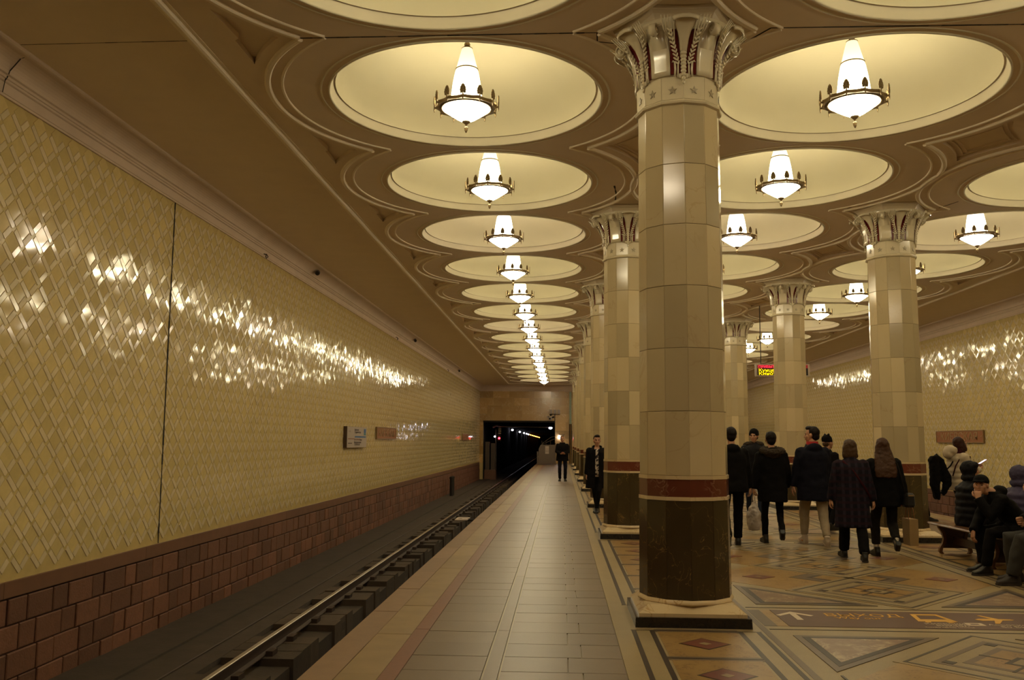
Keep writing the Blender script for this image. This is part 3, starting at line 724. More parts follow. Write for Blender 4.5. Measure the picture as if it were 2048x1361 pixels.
def capital(parts, far=False):
    """parts: callback(name, MB, material)"""
    for k in range(6):
        a = -PI/2+PI/3*k; b = a+PI/6; ur = Vector((math.cos(a), math.sin(a), 0)); ut = Vector((-math.sin(a), math.cos(a), 0))
        m_ = MB(); bell_patch(m_, a, .115, .125, 4.935, 5.33, .004, .02); parts('red_inlay', m_, M_majd)
        # white panel rising into a scroll at the corner of the abacus
        m_ = MB(); bell_patch(m_, b, .092, .098, 4.93, 5.37, .016, .03); parts('corner_panel', m_, M_majo, True)
        m_ = MB(); br_ = Vector((math.cos(b), math.sin(b), 0)); bt = Vector((-math.sin(b), math.cos(b), 0))
        cc = br_*.545+Vector((0, 0, 5.325)); pts = []
        for j in range(26):
            th = PI*.75-j*PI*2.6/25*1.0; rd = .070*(1-.030*j)
            pts.append(cc+br_*(math.cos(th)*rd)+Vector((0, 0, math.sin(th)*rd)))
        lead = [on_bell(b, 0, z, .012) for z in (5.17, 5.25, 5.31)]+[br_*.475+Vector((0, 0, 5.36))]
        pts = lead+pts
        rings = [[p+bt*s_*w_*.5+(nn*q_) for s_, q_ in ((-1, 0), (1, 0), (1, -.014), (-1, -.014))] for p, w_, nn in
                 [(p, (.15-.014*i) if i < 6 else .062, (p-cc).normalized()) for i, p in enumerate(pts)]]
        m_.loft(rings)
        m_.tube([cc-bt*.020, cc+bt*.020], .055, 16); m_.ell(cc, (.018, .040, .018), 10, 6, Matrix.Rotation(b, 3, 'Z'))
        parts('volute', m_, M_majo, True)
        # beaded stalk
        m_ = MB(); nb = 9
        for j in range(nb):
            z = 4.86+j*.034; s_ = .024+.010*j/nb if j > 1 else .014+.008*j
            m_.ell(on_bell(a, 0, z, .016), (s_*.75, s_, .023), 8, 6, Matrix.Rotation(a, 3, 'Z'))
        parts('beaded_stalk', m_, M_majo, True)
        # fan leaf curling over the rim
        m_ = MB(); rows = []
        for z, off, wd in ((5.10, .020, .030), (5.18, .030, .036), (5.26, .042, .046), (5.32, .056, .062), (5.365, .080, .094), (5.395, .105, .118), (5.40, .130, .122), (5.37, .148, .110)):
            c0 = ur*(bell_r(min(z, 5.40))+off)+Vector((0, 0, z)); row = []
            for i in range(9):
                t_ = i/4-1; row.append(c0+ut*(wd*t_)-ur*(.030*t_*t_)+Vector((0, 0, -.012*t_*t_))+ur*(.005*(i % 2)))
            rows.append(row)
        m_.loft([r+[p-ur*.014-Vector((0, 0, .006)) for p in r][::-1] for r in rows]); parts('fan_leaf', m_, M_majo, True)
        # wheat ears and small curled leaves beside the stalk
        for sg in (-1, 1):
            m_ = MB()
            for j in range(9):
                z = 5.04+j*.034; wd = sg*(.055+.0075*j+.00035*j*j); off = .016+.004*j
                for s2 in (-1, 1):
                    p = on_bell(a, wd+s2*.011, z, off); M_ = Matrix.Rotation(a, 3, 'Z') @ Matrix.Rotation(-(sg*.35+s2*.55), 3, 'X')
                    m_.ell(p, (.010, .0095, .026), 6, 4, M_)
            m_.tube([on_bell(a, sg*.05, z, .012) for z in (4.90, 4.97, 5.04)], .008, 6)
            for s2 in (-1, 0, 1, 2, 3): m_.tube([on_bell(a, sg*(.098+.014*s2), 5.20+.02*s2, .024), on_bell(a, sg*(.122+.024*s2), 5.32, .045), on_bell(a, sg*(.135+.03*s2), 5.405, .09)], [.007, .007, .004], 5)
            parts('wheat_ear', m_, M_majo, True)
            m_ = MB(); m_.tube([on_bell(a, sg*.078, 4.91, .010), on_bell(a, sg*.075, 4.98, .014), on_bell(a, sg*.080, 5.04, .018), on_bell(a, sg*.098, 5.055, .022), on_bell(a, sg*.105, 5.04, .022)], [.010, .010, .009, .007, .004], 6)
            parts('curled_leaf', m_, M_majo, True)
        m_ = MB()
        for sg in (-1, 0, 1): m_.ell(on_bell(a, sg*.03, 4.905-abs(sg)*-.012, .010), (.012, .018, .026), 8, 6, Matrix.Rotation(a, 3, 'Z'))
        parts('bud', m_, M_majo, True)
capm = []
capital(lambda n, m_, m, s=False: capm.append((n, m_.mesh('m', m, s))))
far_o, far_r = MB(), MB()
capital(lambda n, m_, m, s=False: (far_r if m is M_majd else far_o).add(m_.v, m_.f))
far_o = far_o.mesh('m', M_majo, True); far_r = far_r.mesh('m', M_majd)
hexa = [-PI/2+PI/6+PI/3*k for k in range(6)]
def hexring(r, z, dent):
    out = []
    for k in range(6):
        a0, a1 = hexa[k], hexa[k]+PI/3
        p, q_ = Vector((r*math.cos(a0), r*math.sin(a0))), Vector((r*math.cos(a1), r*math.sin(a1)))
        for j in range(6):
            t = j/6; c = p.lerp(q_, t); am = (a0+a1)/2; d = dent*math.sin(PI*t)
            out.append((c.x-math.cos(am)*d, c.y-math.sin(am)*d, z))
    return out
cm['abacus'] = MB().loft([hexring(r, z, .02) for r, z in ((.50, 5.405), (.51, 5.425), (.52, 5.435), (.53, 5.46), (.555, 5.49), (.59, 5.51), (.598, 5.512), (.60, 5.525), (.612, 5.53), (.618, 5.552))]).mesh('m', M_abac)
ORD = ['first', 'second', 'third', 'fourth', 'fifth', 'sixth', 'seventh', 'eighth', 'ninth', 'tenth', 'eleventh', 'twelfth', 'thirteenth', 'fourteenth', 'fifteenth']
def column(x, yk, label, near):
    t = thing('column', label, 'column', (x, yk, 0), 0, 'marble columns of the hall')
    for n in ('black_plinth', 'cream_plinth', 'base_ring', 'astragal', 'bell', 'abacus'): link(n, cm[n], t)
    for n, m_ in bandm: link(n, m_, t)
    link('shaft_core', core, t); link('worn_stars', stars, t)
    for m_ in sband: link('star_tile', m_, t)
    if near:
        for m_ in darkf: link('dark_slab', m_, t)
        for m_ in slabs: link('marble_slab', m_, t)
        for n, m_ in capm: link(n, m_, t)
    else:
        link('dark_base', alldark, t); stuff(link('marble_slabs', allslab, t)); stuff(link('capital_ornament', far_o, t)); stuff(link('capital_inlays', far_r, t))
for k in range(8):
    yk = Y0C+2*L*k
    column(COLX[0], yk, ('nearest pale marble column with dark veined base standing in front of everything' if k == 0 else
           ORD[k]+' pale marble column from the front of the left row' + (', behind the boy in the open coat' if k == 1 else '')), k < 4)
for k in range(7):
    yk = Y0C+2*L*k
    column(COLX[1], yk, ('pale marble column cut off by the right frame edge' if k == 0 else 'pale marble column behind the white jacketed woman and long haired girl' if k == 1 else
           'pale marble column partly hiding the red and yellow display' if k == 2 else ORD[k]+' pale marble column of the right row, counted from the front'), k < 4)

# ------------------------------------------------------------------ pendant lamps
pm = {}
zr = -.035
pm['bowl_shade'] = (lambda: None)
def bowl():
    m_ = MB(); n = 48; prof = [(.296, zr+.005), (.27, zr-.022), (.20, zr-.073), (.12, zr-.128), (.045, -.208)]
    vs = []
    for j, (r, z) in enumerate(prof):
        for i in range(n):
            a = 2*PI*i/n; f = 1+(.03 if (i//2) % 2 else 0)*(0 < j < 4); vs.append((r*f*math.cos(a), r*f*math.sin(a), z))
    fs = [(j*n+i, j*n+(i+1) % n, (j+1)*n+(i+1) % n, (j+1)*n+i) for j in range(4) for i in range(n)]
    return m_.add(vs, fs)
def tooth_ring(n=12, outer=.36, inner=.297):
    m_ = MB(); N_ = 72; o, i_ = [], []
    for k in range(N_):
        a = 2*PI*k/N_; ph = (k % 6)/6; r = outer-.028*math.sin(PI*ph)
        o.append((r*math.cos(a), r*math.sin(a))); i_.append((inner*math.cos(a), inner*math.sin(a)))
    m_.frame(o, i_, zr-.012, zr+.026)
    m_.lathe([(.299, zr-.012), (.296, zr-.022), (.284, zr-.02), (.29, zr-.008)], 48)
    return m_
def finial(m_, a):
    c = Vector((.378*math.cos(a), .378*math.sin(a), zr)); r = Vector((math.cos(a), math.sin(a), 0)); t = Vector((-r.y, r.x, 0))
    m_.tube([r*.33+Vector((0, 0, zr+.008)), c+Vector((0, 0, .0))], .011, 6)
    m_.tube([c-Vector((0, 0, .055)), c-Vector((0, 0, .02)), c+Vector((0, 0, .05))], [.003, .009, .008], 6)
    for z, wd in ((.055, .034), (.078, .040), (.102, .032), (.124, .015)):
        for s_ in (-1, 0, 1): m_.ell(c+t*(s_*wd*.6)+Vector((0, 0, z-abs(s_)*.008)), (.009, .016, .022), 6, 4, Matrix.Rotation(a, 3, 'Z'))
    return m_
pm['bowl_shade'] = bowl()
pm['crown_ring'] = tooth_ring()
pm['cone_shade'] = MB().lathe([(.196, zr+.02), (.182, .10), (.162, .26), (.142, .38), (.131, .425)], 32)
pm['top_shade'] = MB().lathe([(.128, .43), (.11, .50), (.085, .60), (.06, .69)], 32)
pm['band'] = MB().lathe([(.13, .418), (.136, .423), (.136, .432), (.128, .436)], 32)
pm['top_cap'] = MB().lathe([(.063, .685), (.066, .692), (.05, .702), (.018, .706)], 24).ell((0, 0, .738), (.036, .036, .036), 12, 8)
pm['rod'] = MB().tube([(0, 0, .70), (0, 0, 1.02)], .011, 8).lathe([(.012, .965), (.05, .98), (.07, 1.01), (.07, 1.03)], 16)
pm['tip_cap'] = MB().lathe([(.048, -.204), (.05, -.209), (.03, -.228), (.012, -.243), (.008, -.262)], 16)
pm['acorn'] = MB().lathe([(.006, -.258), (.012, -.268), (.023, -.277), (.025, -.285), (.021, -.295), (.020, -.31), (.010, -.335), (.001, -.345)], 12)
pmm = {k: v.mesh('m', M_bronze, k not in ('crown_ring',)) for k, v in pm.items()}
for k in ('bowl_shade', 'cone_shade', 'top_shade'):
    pmm[k+'A'] = pm[k].mesh('m', M_glassA, k != 'bowl_shade'); pmm[k+'B'] = pm[k].mesh('m', M_glassB, k != 'bowl_shade')
fin = [finial(MB(), 2*PI*i/12).mesh('m', M_bronze, True) for i in range(12)]
q = tooth_ring()
for i in range(12): finial(q, 2*PI*i/12)
far_ring = q.mesh('m', M_bronze)
def pendant(x, y, label, near, warm):
    t = thing('pendant_lamp', label, 'lamp', (x, y, 5.5), 0, 'crown pendant lamps')
    for k in ('bowl_shade', 'cone_shade', 'top_shade'): link(k, pmm[k+('B' if warm else 'A')], t)
    for k in ('band', 'top_cap', 'rod', 'tip_cap', 'acorn'): link(k, pmm[k], t)
    if near:
        link('crown_ring', pmm['crown_ring'], t)
        for m_ in fin: link('leaf_finial', m_, t)
    else: link('crown_ring', far_ring, t)
RN = ('left row above the track side', 'middle row between the columns', 'right row beyond the right columns')
for i in rows_i():
    for j, x in enumerate(ROWS):
        lab = f'{ORD[i]} lit crown pendant lamp from the front in the {RN[j]}' if i >= 0 else f'lit crown pendant lamp {"just overhead" if i == -1 else "behind the viewer"}, {RN[j]}'
        if i == 0: lab = ('large lit crown pendant lamp nearest on the left, complete with top ball', 'large lit crown pendant lamp right of the nearest capital', 'lit crown pendant lamp beyond the right frame edge')[j]
        pendant(x, Y0+L*i, lab, -1 <= i < 6, i % 4 == 2)

# ------------------------------------------------------------------ wall signs
M_signr = mat('sign_copper', (.34, .115, .03), .5, var=.15, scale=12); M_signf = mat('sign_frame', (.34, .22, .1), .4, metal=.6)
M_letter = mat('letter_bronze', (.42, .28, .13), .4, metal=.4)
M_white = mat('board_white', (.44, .36, .30), .5, var=.04); M_blue = mat('print_blue', (.03, .13, .35), .5); M_teal = mat('print_teal', (.05, .24, .26), .5)
M_ink = mat('print_ink', (.10, .06, .05), .6); M_brn = mat('print_brown', (.28, .10, .04), .6); M_case = mat('case_brown', (.07, .035, .018), .5)
def station_sign(X, sg, y0, y1, z0, z1, label):
    t = thing('station_sign', label, 'sign', (X, (y0+y1)/2, (z0+z1)/2), 0, None)
    hl, hh = (y1-y0)/2, (z1-z0)/2
    f = lambda m_: m_.xf(Matrix(((0, 0, sg, 0), (1, 0, 0, 0), (0, 1, 0, 0), (0, 0, 0, 1))))
    f(MB().box(-hl, hl, -hh, hh, 0, .035)).obj('plate', M_signr, t)
    f(MB().frame(rect_pts(-hl-.03, hl+.03, -hh-.03, hh+.03), rect_pts(-hl, hl, -hh, hh), 0, .05)).obj('frame', M_signf, t)
    rot = (PI/2, 0, PI/2 if sg > 0 else -PI/2)
    o = text('· КИЕВСКАЯ ·', M_letter, t, .34, (.036*sg, 0, -.11), rot, .008, 'CENTER', sx=1.45)
station_sign(WL+.02, 1, 27.85, 31.05, 1.63, 1.96, 'copper coloured station name sign beside the white information board')
station_sign(WL+.02, 1, 52.3, 55.5, 1.63, 1.96, 'copper station name sign far along the left tiled wall near the tunnel')
station_sign(WR-.02, -1, 27.27, 30.55, 1.63, 1.96, 'copper station name sign behind the woman in white on the right wall')
t = thing('information_board', 'white boxed information board with blue print on left tiled wall', 'sign', (WL+.012, 24.9, 1.645))
F = Matrix(((0, 0, 1, 0), (1, 0, 0, 0), (0, 1, 0, 0), (0, 0, 0, 1)))
MB().box(-1.2, 1.2, -.29, .29, 0, .095).xf(F).obj('case', M_case, t); MB().box(-1.19, 1.19, -.285, .285, .095, .102).xf(F).obj('panel', M_white, t)
def pr_(x0, x1, y0, y1, m, n='print'): MB().box(x0, x1, y0, y1, .1022, .104).xf(F).obj(n, m, t)
pr_(.82, 1.08, .12, .24, M_blue); pr_(.82, 1.08, .06, .115, M_teal); pr_(-.3, 1.08, -.01, .03, M_blue); pr_(-1.08, -.42, -.06, -.035, M_brn); pr_(-1.08, -.62, -.18, -.155, M_ink)
for x, z, s_, m in ((-.35, .18, 'Киевская', M_ink), (-.35, .11, 'Студенческая', M_ink), (-.4, -.09, 'Выставочная', M_brn), (.3, -.10, 'Фили', M_ink), (-.4, -.17, 'Международная', M_ink), (-.35, -.23, 'Кутузовская', M_ink), (-1.02, .13, '← 4', M_ink)):
    text(s_, m, t, .085, (.1045, x, z), (PI/2, 0, PI/2), .0005, sx=1.3)

# ------------------------------------------------------------------ hanging display
def led(nm, col, e): return mat(nm, (.02, .01, .01), .4, emit=col, estr=e)
M_ledy, M_ledr = led('led_yellow', (1, .62, .0), 2.2), led('led_red', (1, .02, .06), 1.6); M_ledb = mat('led_back', (.05, .004, .004), .4, emit=(.45, .0, .01), estr=.35)
M_ledf = mat('display_frame', (.42, .33, .25), .5)
t = thing('led_display', 'hanging departure display with red and yellow lettering half hidden by column', 'display', (6.39, 26, 3.655))
MB().box(-.77, .77, 0, .12, -.18, .18).obj('case', M_ledf, t)
MB().box(-.72, .72, -.006, 0, -.15, .15).obj('screen', M_dark, t); MB().box(-.72, .72, -.009, -.005, .055, .15).obj('red_field', M_ledb, t)
text('ПРИБЫТИЕ ПОЕЗДА 00', M_ledr, t, .105, (-.69, -.012, .066), (PI/2, 0, 0), .001, sx=1.04)
text('Кунцевская 2 .', M_ledy, t, .125, (-.69, -.012, -.045), (PI/2, 0, 0), .004, sx=1.25); text('Кинотеатр 10', M_ledy, t, .125, (-.69, -.012, -.14), (PI/2, 0, 0), .004, sx=1.38)
for x in (-.6, .6): MB().tube([(x, .06, .18), (x, .06, CEIL-3.655)], .012, 6).obj('hanger', M_dark, t)

# ------------------------------------------------------------------ cornice spotlights and hooks on the left wall
M_cam = mat('grey_metal', (.10, .075, .06), .5, metal=.4)
for k, (y, lab) in enumerate(((20.1, 'small dark ceiling camera on the left cornice, nearest one'), (34.0, 'small dark ceiling camera on the left cornice, middle one'), (48.9, 'small dark ceiling camera on the left cornice, farthest one'))):
    t = thing('cornice_camera', lab, 'camera', (WL+.20, y, 5.44), 0, 'cornice cameras')
    MB().tube([(0, -.02, 0), (.03, -.18, -.05)], [.05, .055], 12).obj('housing', M_cam, t); MB().tube([(.03, -.181, -.05), (.032, -.19, -.053)], .042, 12).obj('lens', M_dark, t)
    MB().box(-.10, .02, -.04, .04, -.02, .03).obj('bracket', M_corn, t)
for y, lab in ((16.8, 'small bent metal hook under the left cornice, nearer one'), (30.8, 'small bent metal hook under the left cornice, farther one'), (45.0, 'tiny bent metal hook far along the left cornice')):
    o = MB().tube([(0, 0, .06), (.07, 0, .05), (.10, 0, .0), (.09, -.06, -.04), (.10, -.12, -.03), (.10, -.12, .02)], .011, 6).obj('wall_hook', M_cam); o.location = (WL+.02, y, 5.12); tag(o, lab, 'hook')
t = thing('cable_stub', 'pair of short dark posts at the foot of left wall', 'post', (-5.45, 44.5, -1.165))
for dy in (0, .45): MB().tube([(0, dy, 0), (0, dy, .85)], .09, 10).lathe([(.11, .85), (.10, .93), (.02, .97)], 10, 0, 0, dy).obj('post', M_dark, t)
t = thing('track_marker', 'small white track number plate on a low dark bracket below platform edge', 'marker', (-2.06, 18.8, 0))
MB().prism(rect_pts(-.13, .13, -.30, .30), -.065, -.05).obj('plate', M_white, t); MB().box(.1, .3, -.05, .05, -.10, -.066).obj('bracket', M_dark, t)
text('2 1', M_ink, t, .22, (-.1, -.1, -.0495), (0, 0, 0), .001)

# ------------------------------------------------------------------ platform end: cabinet gate, monitors, lamps, tunnel
def em(n, c, e): return mat(n, (.8, .8, .8), .4, emit=c, estr=e)
M_w1, M_or, M_rs = em('lamp_white', (.9, .85, 1), 14), em('lamp_orange', (1, .32, .05), 10), em('signal_red', (1, .01, .02), 22)
M_grey = mat('grey_paint', (.135, .10, .075), .5, var=.1)
t = thing('platform_gate', 'grey metal gate with paper notice closing the platform end', 'gate', (-1.02, 60.6, 0))
MB().loft([[(x, -.02, z) for x, z in ((-.50, .05), (.60, .05), (.60, 1.33), (-.36, 1.33), (-.50, 1.05))], [(x, .02, z) for x, z in ((-.50, .05), (.60, .05), (.60, 1.33), (-.36, 1.33), (-.50, 1.05))]]).obj('panel', M_grey, t)
MB().box(-.62, -.52, -.04, .04, 0, .88).obj('post', M_grey, t); MB().box(.60, .66, -.04, .04, 0, 1.45).obj('post', M_grey, t)
MB().box(-.06, .19, -.03, -.021, .72, 1.24).obj('notice', M_white, t)
text('СТОП', M_brn, t, .07, (-.045, -.032, 1.02), (PI/2, 0, 0), .0005); text('проход\nзакрыт', M_ink, t, .06, (-.045, -.032, .92), (PI/2, 0, 0), .0005)
for j, z in enumerate((1.62, 1.82)): MB().tube([(-.30, .3, 1.34+.06*j), (.3, .9, z), (.62, 1.2, z+.12)], .02, 6).obj('handrail', M_cam, t)
for x in (-.28, .0, .3): MB().tube([(x, .0, 1.33), (x, .0, 1.6)], .014, 6).obj('rod', M_cam, t)
t = thing('monitor_bracket', 'white monitors and dark cameras on bracket beside the tunnel mouth', 'monitor', (-.43, END-.10, 2.95))
MB().tube([(-.02, 0, -.1), (-.02, 0, .62)], .025, 8).tube([(-.42, 0, .52), (.34, 0, .52)], .02, 8).obj('pole', M_cam, t)
for x in (-.30, -.02, .26): MB().box(x-.09, x+.09, -.14, .06, .58, .86).obj('monitor', M_white, t)
for x, z in ((-.48, .36), (-.34, .24), (-.12, .34), (-.28, .5)): MB().tube([(x, .05, z), (x-.05, -.18, z-.03)], .06, 10).obj('camera_head', M_dark if x > -.4 else M_white, t)
MB().box(-.42, -.22, -.1, .05, .12, .34).obj('junction_box', M_white, t)
t = thing('wall_lamp', 'small bright white wall lamp over the platform gate', 'lamp', (-.15, END-.06, 1.86))
MB().ell((0, -.05, 0), (.085, .06, .13), 12, 8).obj('globe', M_w1, t, True); MB().box(-.02, .4, -.02, .02, .15, .19).obj('bracket', M_cam, t)
t = thing('tall_mirror', 'tall narrow glass panel beside the far end wall corner', 'mirror', (.66, END-.1, 0))
MB().box(-.075, .075, -.03, .02, 2.8, 5.1).obj('glass', mat('green_glass', (.30, .38, .28), .15), t); MB().box(-.09, .09, -.02, .03, 0, 2.8).obj('strip', M_dark, t); MB().box(-.012, .012, -.035, -.02, 0, 2.8).obj('edge', M_sty, t)
t = thing('signal', 'red railway signal with white lamp at the tunnel mouth', 'signal', (-4.55, END+1.6, 0))
MB().tube([(-.25, .1, -1.2), (-.25, .1, 2.4)], .05, 8).obj('post', M_cam, t); MB().box(-.12, .12, 0, .15, 1.55, 2.2).obj('head', M_dark, t)
MB().tube([(0, -.02, 1.76), (0, .0, 1.76)], .075, 12).obj('red_lens', M_rs, t); MB().tube([(-.32, -.02, 1.88), (-.32, 0, 1.88)], .06, 12).obj('white_lens', M_w1, t)
q = MB()
for z in (2.1, 2.25, 2.4, 2.55): q.box(-.06, .14, -.03, .02, z, z+.08)
q.obj('sign_plates', M_white, t)
t = thing('tunnel_pipe', 'pale conduit crossing under the tunnel lintel', 'pipe', (-4.5, END+1.0, 2.62)); MB().tube([(0, 0, 0), (3.9, 0, -.06)], .04, 8).tube([(-.5, 0, -.06), (-.2, 0, .07), (0, 0, 0)], .07, 8).obj('conduit', M_cam, t)
o = MB().ell((0, 0, 0), (.13, .06, .08), 10, 8).obj('tunnel_lamp', M_w1, None, True); o.location = (-.78, END+.9, 2.52); tag(o, 'white lamp near the upper right corner of the tunnel mouth', 'lamp')
for k, y in enumerate((98.8, 116.5, 130, 140, 148, 158, 168, 178, 188, 198, 210, 222)):
    o = MB().ell((0, 0, 0), (.12, .08, .10), 10, 8).obj('tunnel_lamp', M_w1 if k < 5 else M_or, None, True); o.location = (-5.40+.1*0, y, 2.78-.012*k*2.2)
    tag(o, (ORD[k]+' white' if k < 5 else ORD[k-5]+' orange')+' lamp of the receding string inside the tunnel', 'lamp', 'tunnel lamps')
q = thing('tunnel_cabinets', 'grey equipment cabinets just inside the tunnel on its left', 'cabinet', (-5.12, END+.5, -1.2))
MB().box(-.35, -.05, 0, .5, .7, 2.7).obj('cabinet_door', M_cam, q); MB().box(.05, .35, .1, .6, .7, 2.6).obj('cabinet_door', M_cam, q); MB().box(-.4, .42, -.1, .7, 0, .7).obj('base', M_btrim, q)

# ------------------------------------------------------------------ benches
M_wood = mat('varnished_wood', (.14, .062, .026), .25, var=.35, scale=9, bump=.05); M_woodd = mat('dark_wood', (.06, .026, .013), .35, var=.3, scale=8)
def bench(y, label):
    t = thing('bench', label, 'bench', (5.655, y, 0), 0, 'wooden benches between the right columns')
    MB().loft([[(x, yy, z) for x, z in ((-.30, .405), (-.315, .42), (-.305, .44), (0, .425), (.305, .44), (.315, .42), (.30, .405), (0, .39))] for yy in (-.74, .74)]).obj('seat', M_wood, t)
    prof_ = [(.21, 0), (.235, .03), (.225, .08), (.18, .15), (.165, .22), (.185, .30), (.225, .36), (.24, .395)]
    for yy in (-.58, .58):
        left = [(-a, b) for a, b in prof_]; right = [(a, b) for a, b in prof_]
        for sg in (-1, 1):
            MB().loft([[(sg*(a-.045), y_, b), (sg*a, y_, b)][::1]+[(sg*a, y_+.05, b), (sg*(a-.045), y_+.05, b)] for a, b in prof_ for y_ in (yy-.025,)]).obj('leg_edge', M_wood, t)
        MB().loft([[(-(a-.04), yy-.015, b), ((a-.04), yy-.015, b), ((a-.04), yy+.015, b), (-(a-.04), yy+.015, b)] for a, b in prof_ if b > .05]).obj('end_panel', M_woodd, t)
    MB().box(-.03, .03, -.57, .57, .14, .24).obj('stretcher', M_woodd, t)
bench(12.77, 'wooden bench with carved end panels under the hooded person in black')
bench(11.22, 'wooden bench under the capped boy and the person in jeans')

# ------------------------------------------------------------------ people
def cloth(n, c, r=.85, v=.25, bump=.25, bs=25, **k): return mat(n, c, r, var=v, scale=12, bump=bump, bscale=bs, spec=.12, **k)
M_skin = mat('skin', (.46, .235, .135), .5, var=.06, scale=10, spec=.4); M_lip = mat('lip', (.30, .10, .075), .5); M_eye = mat('eye_dark', (.02, .012, .01), .2); M_eyew = mat('eye_white', (.5, .42, .34), .3)
M_hdk = mat('hair_dark', (.009, .005, .0035), .5, var=.5, scale=60, bump=.5, bscale=120, spec=.15); M_hbr = mat('hair_brown', (.055, .022, .009), .45, var=.4, scale=60, bump=.5, bscale=120, spec=.2)
M_hbl = mat('hair_ash', (.06, .03, .013), .45, var=.4, scale=60, bump=.5, bscale=120, spec=.2); M_hau = mat('hair_auburn', (.035, .011, .007), .45, var=.4, scale=60, bump=.5, bscale=120, spec=.2)
M_black = cloth('black_fabric', (.0045, .0036, .0036)); M_blk2 = cloth('black_padded', (.006, .005, .006), .6); M_navy = cloth('navy_fabric', (.0065, .0062, .012)); M_jean = cloth('blue_denim', (.018, .024, .04)); M_jeang = cloth('grey_denim', (.045, .043, .04))
M_gry = cloth('grey_sweats', (.34, .27, .19), .9); M_dgry = cloth('charcoal_wool', (.014, .011, .008)); M_whp = cloth('white_padded', (.52, .43, .31), .7, .08); M_purp = cloth('purple_padded', (.055, .045, .085), .6); M_burg = cloth('burgundy_knit', (.035, .006, .010)); M_fur = cloth('grey_fur', (.045, .033, .024), .95, .5, 1.0, 90)
M_redk = cloth('red_knit', (.28, .022, .022)); M_shoe = mat('black_leather', (.006, .005, .0045), .45); M_sole = mat('rubber_sole', (.03, .022, .018), .7); M_snk = mat('sneaker_white', (.42, .33, .25), .6); M_sno = mat('sneaker_orange', (.40, .15, .06), .6); M_sock = cloth('white_sock', (.5, .42, .33))
def plaid():
    m = cloth('plaid_wool', (.009, .008, .013), .95); nt = m.node_tree; N = nt.nodes; b = N['Principled BSDF']
    tc = N.new('ShaderNodeTexCoord'); base = b.inputs['Base Color'].links[0].from_socket
    for d, col in (('X', (.024, .018, .028)), ('Z', (.022, .010, .015))):
        wv = N.new('ShaderNodeTexWave'); wv.bands_direction = d; wv.inputs['Scale'].default_value = 3.2; nt.links.new(tc.outputs['Object'], wv.inputs['Vector'])
        r = N.new('ShaderNodeMapRange'); r.inputs[1].default_value = .6; r.inputs[2].default_value = .75; r.inputs[4].default_value = .75; nt.links.new(wv.outputs['Fac'], r.inputs[0])
        x = N.new('ShaderNodeMix'); x.data_type = 'RGBA'; x.inputs[7].default_value = (*col, 1); nt.links.new(r.outputs[0], x.inputs[0]); nt.links.new(base, x.inputs[6]); base = x.outputs[2]
    nt.links.new(base, b.inputs['Base Color']); return m
M_plaid = plaid()
def print_shirt():
    m = cloth('print_shirt', (.50, .42, .34)); nt = m.node_tree; N = nt.nodes; b = N['Principled BSDF']; base = b.inputs['Base Color'].links[0].from_socket
    tc = N.new('ShaderNodeTexCoord'); n = N.new('ShaderNodeTexNoise'); n.inputs['Scale'].default_value = 26; n.inputs['Detail'].default_value = 1; nt.links.new(tc.outputs['Object'], n.inputs['Vector'])
    r = N.new('ShaderNodeValToRGB'); r.color_ramp.elements[0].position = .52; r.color_ramp.elements[1].position = .56; nt.links.new(n.outputs['Fac'], r.inputs[0])
    x = N.new('ShaderNodeMix'); x.data_type = 'RGBA'; x.inputs[7].default_value = (.02, .015, .02, 1); nt.links.new(r.outputs[0], x.inputs[0]); nt.links.new(base, x.inputs[6]); nt.links.new(x.outputs[2], b.inputs['Base Color']); return m
M_shirt = print_shirt()
V = Vector
def ik(a, b, l1, l2, pole):
    a, b = V(a), V(b); d = b-a; D = min(d.length, (l1+l2)*.999); dn = d.normalized()
    x = (l1*l1-l2*l2+D*D)/(2*D); hgt = math.sqrt(max(0, l1*l1-x*x)); p = V(pole); p = (p-dn*p.dot(dn)).normalized()
    return a+dn*x+p*hgt, a+dn*D
def ering(c, rx, ry, n=20, pw=2.2, M=None):
    out = []
    for k in range(n):
        t = 2*PI*k/n; cx, sx = math.cos(t), math.sin(t)
        p = V((rx*abs(cx)**(2/pw)*(1 if cx > 0 else -1), ry*abs(sx)**(2/pw)*(1 if sx > 0 else -1), 0))
        out.append(V(c)+(M @ p if M else p))
    return out
def hand(m_, wrist, d, n, side, curl=.5):
    """palm and five fingers; d finger direction, n the way the palm faces, side +1 puts the thumb on d x n"""
    d = V(d).normalized(); n = V(n); n = (n-d*n.dot(d)).normalized(); w_ = d.cross(n)*side; wrist = V(wrist)
    M = lambda: Matrix((w_, n, d)).transposed()
    m_.loft([[wrist+w_*(a*wd)+n*(b*th)+d*t for a, b in ((1, .6), (.6, 1), (-.6, 1), (-1, .6), (-1, -.6), (-.6, -1), (.6, -1), (1, -.6))] for t, wd, th in ((-.03, .024, .02), (0, .026, .018), (.03, .036, .017), (.07, .042, .015), (.092, .040, .011))])
    for i, (off, ln) in enumerate(((.031, .070), (.0105, .079), (-.0105, .074), (-.031, .058))):
        p = wrist+w_*off+d*.082; pts = [p]; a = .12
        for f_ in (.45, .32, .26):
            a += curl*(.55 if f_ == .45 else .75); p = p+(d*math.cos(a)+n*math.sin(a))*ln*f_*1.05+w_*off*.05; pts.append(p)
        m_.tube(pts, [.0105, .0095, .0088, .0065], 8)
    p = wrist+w_*.03+d*.025+n*.006; m_.tube([p, p+w_*.028+d*.024+n*.012, p+w_*.034+d*.052+n*.022, p+w_*.026+d*.076+n*.03], [.014, .0125, .011, .007], 8)
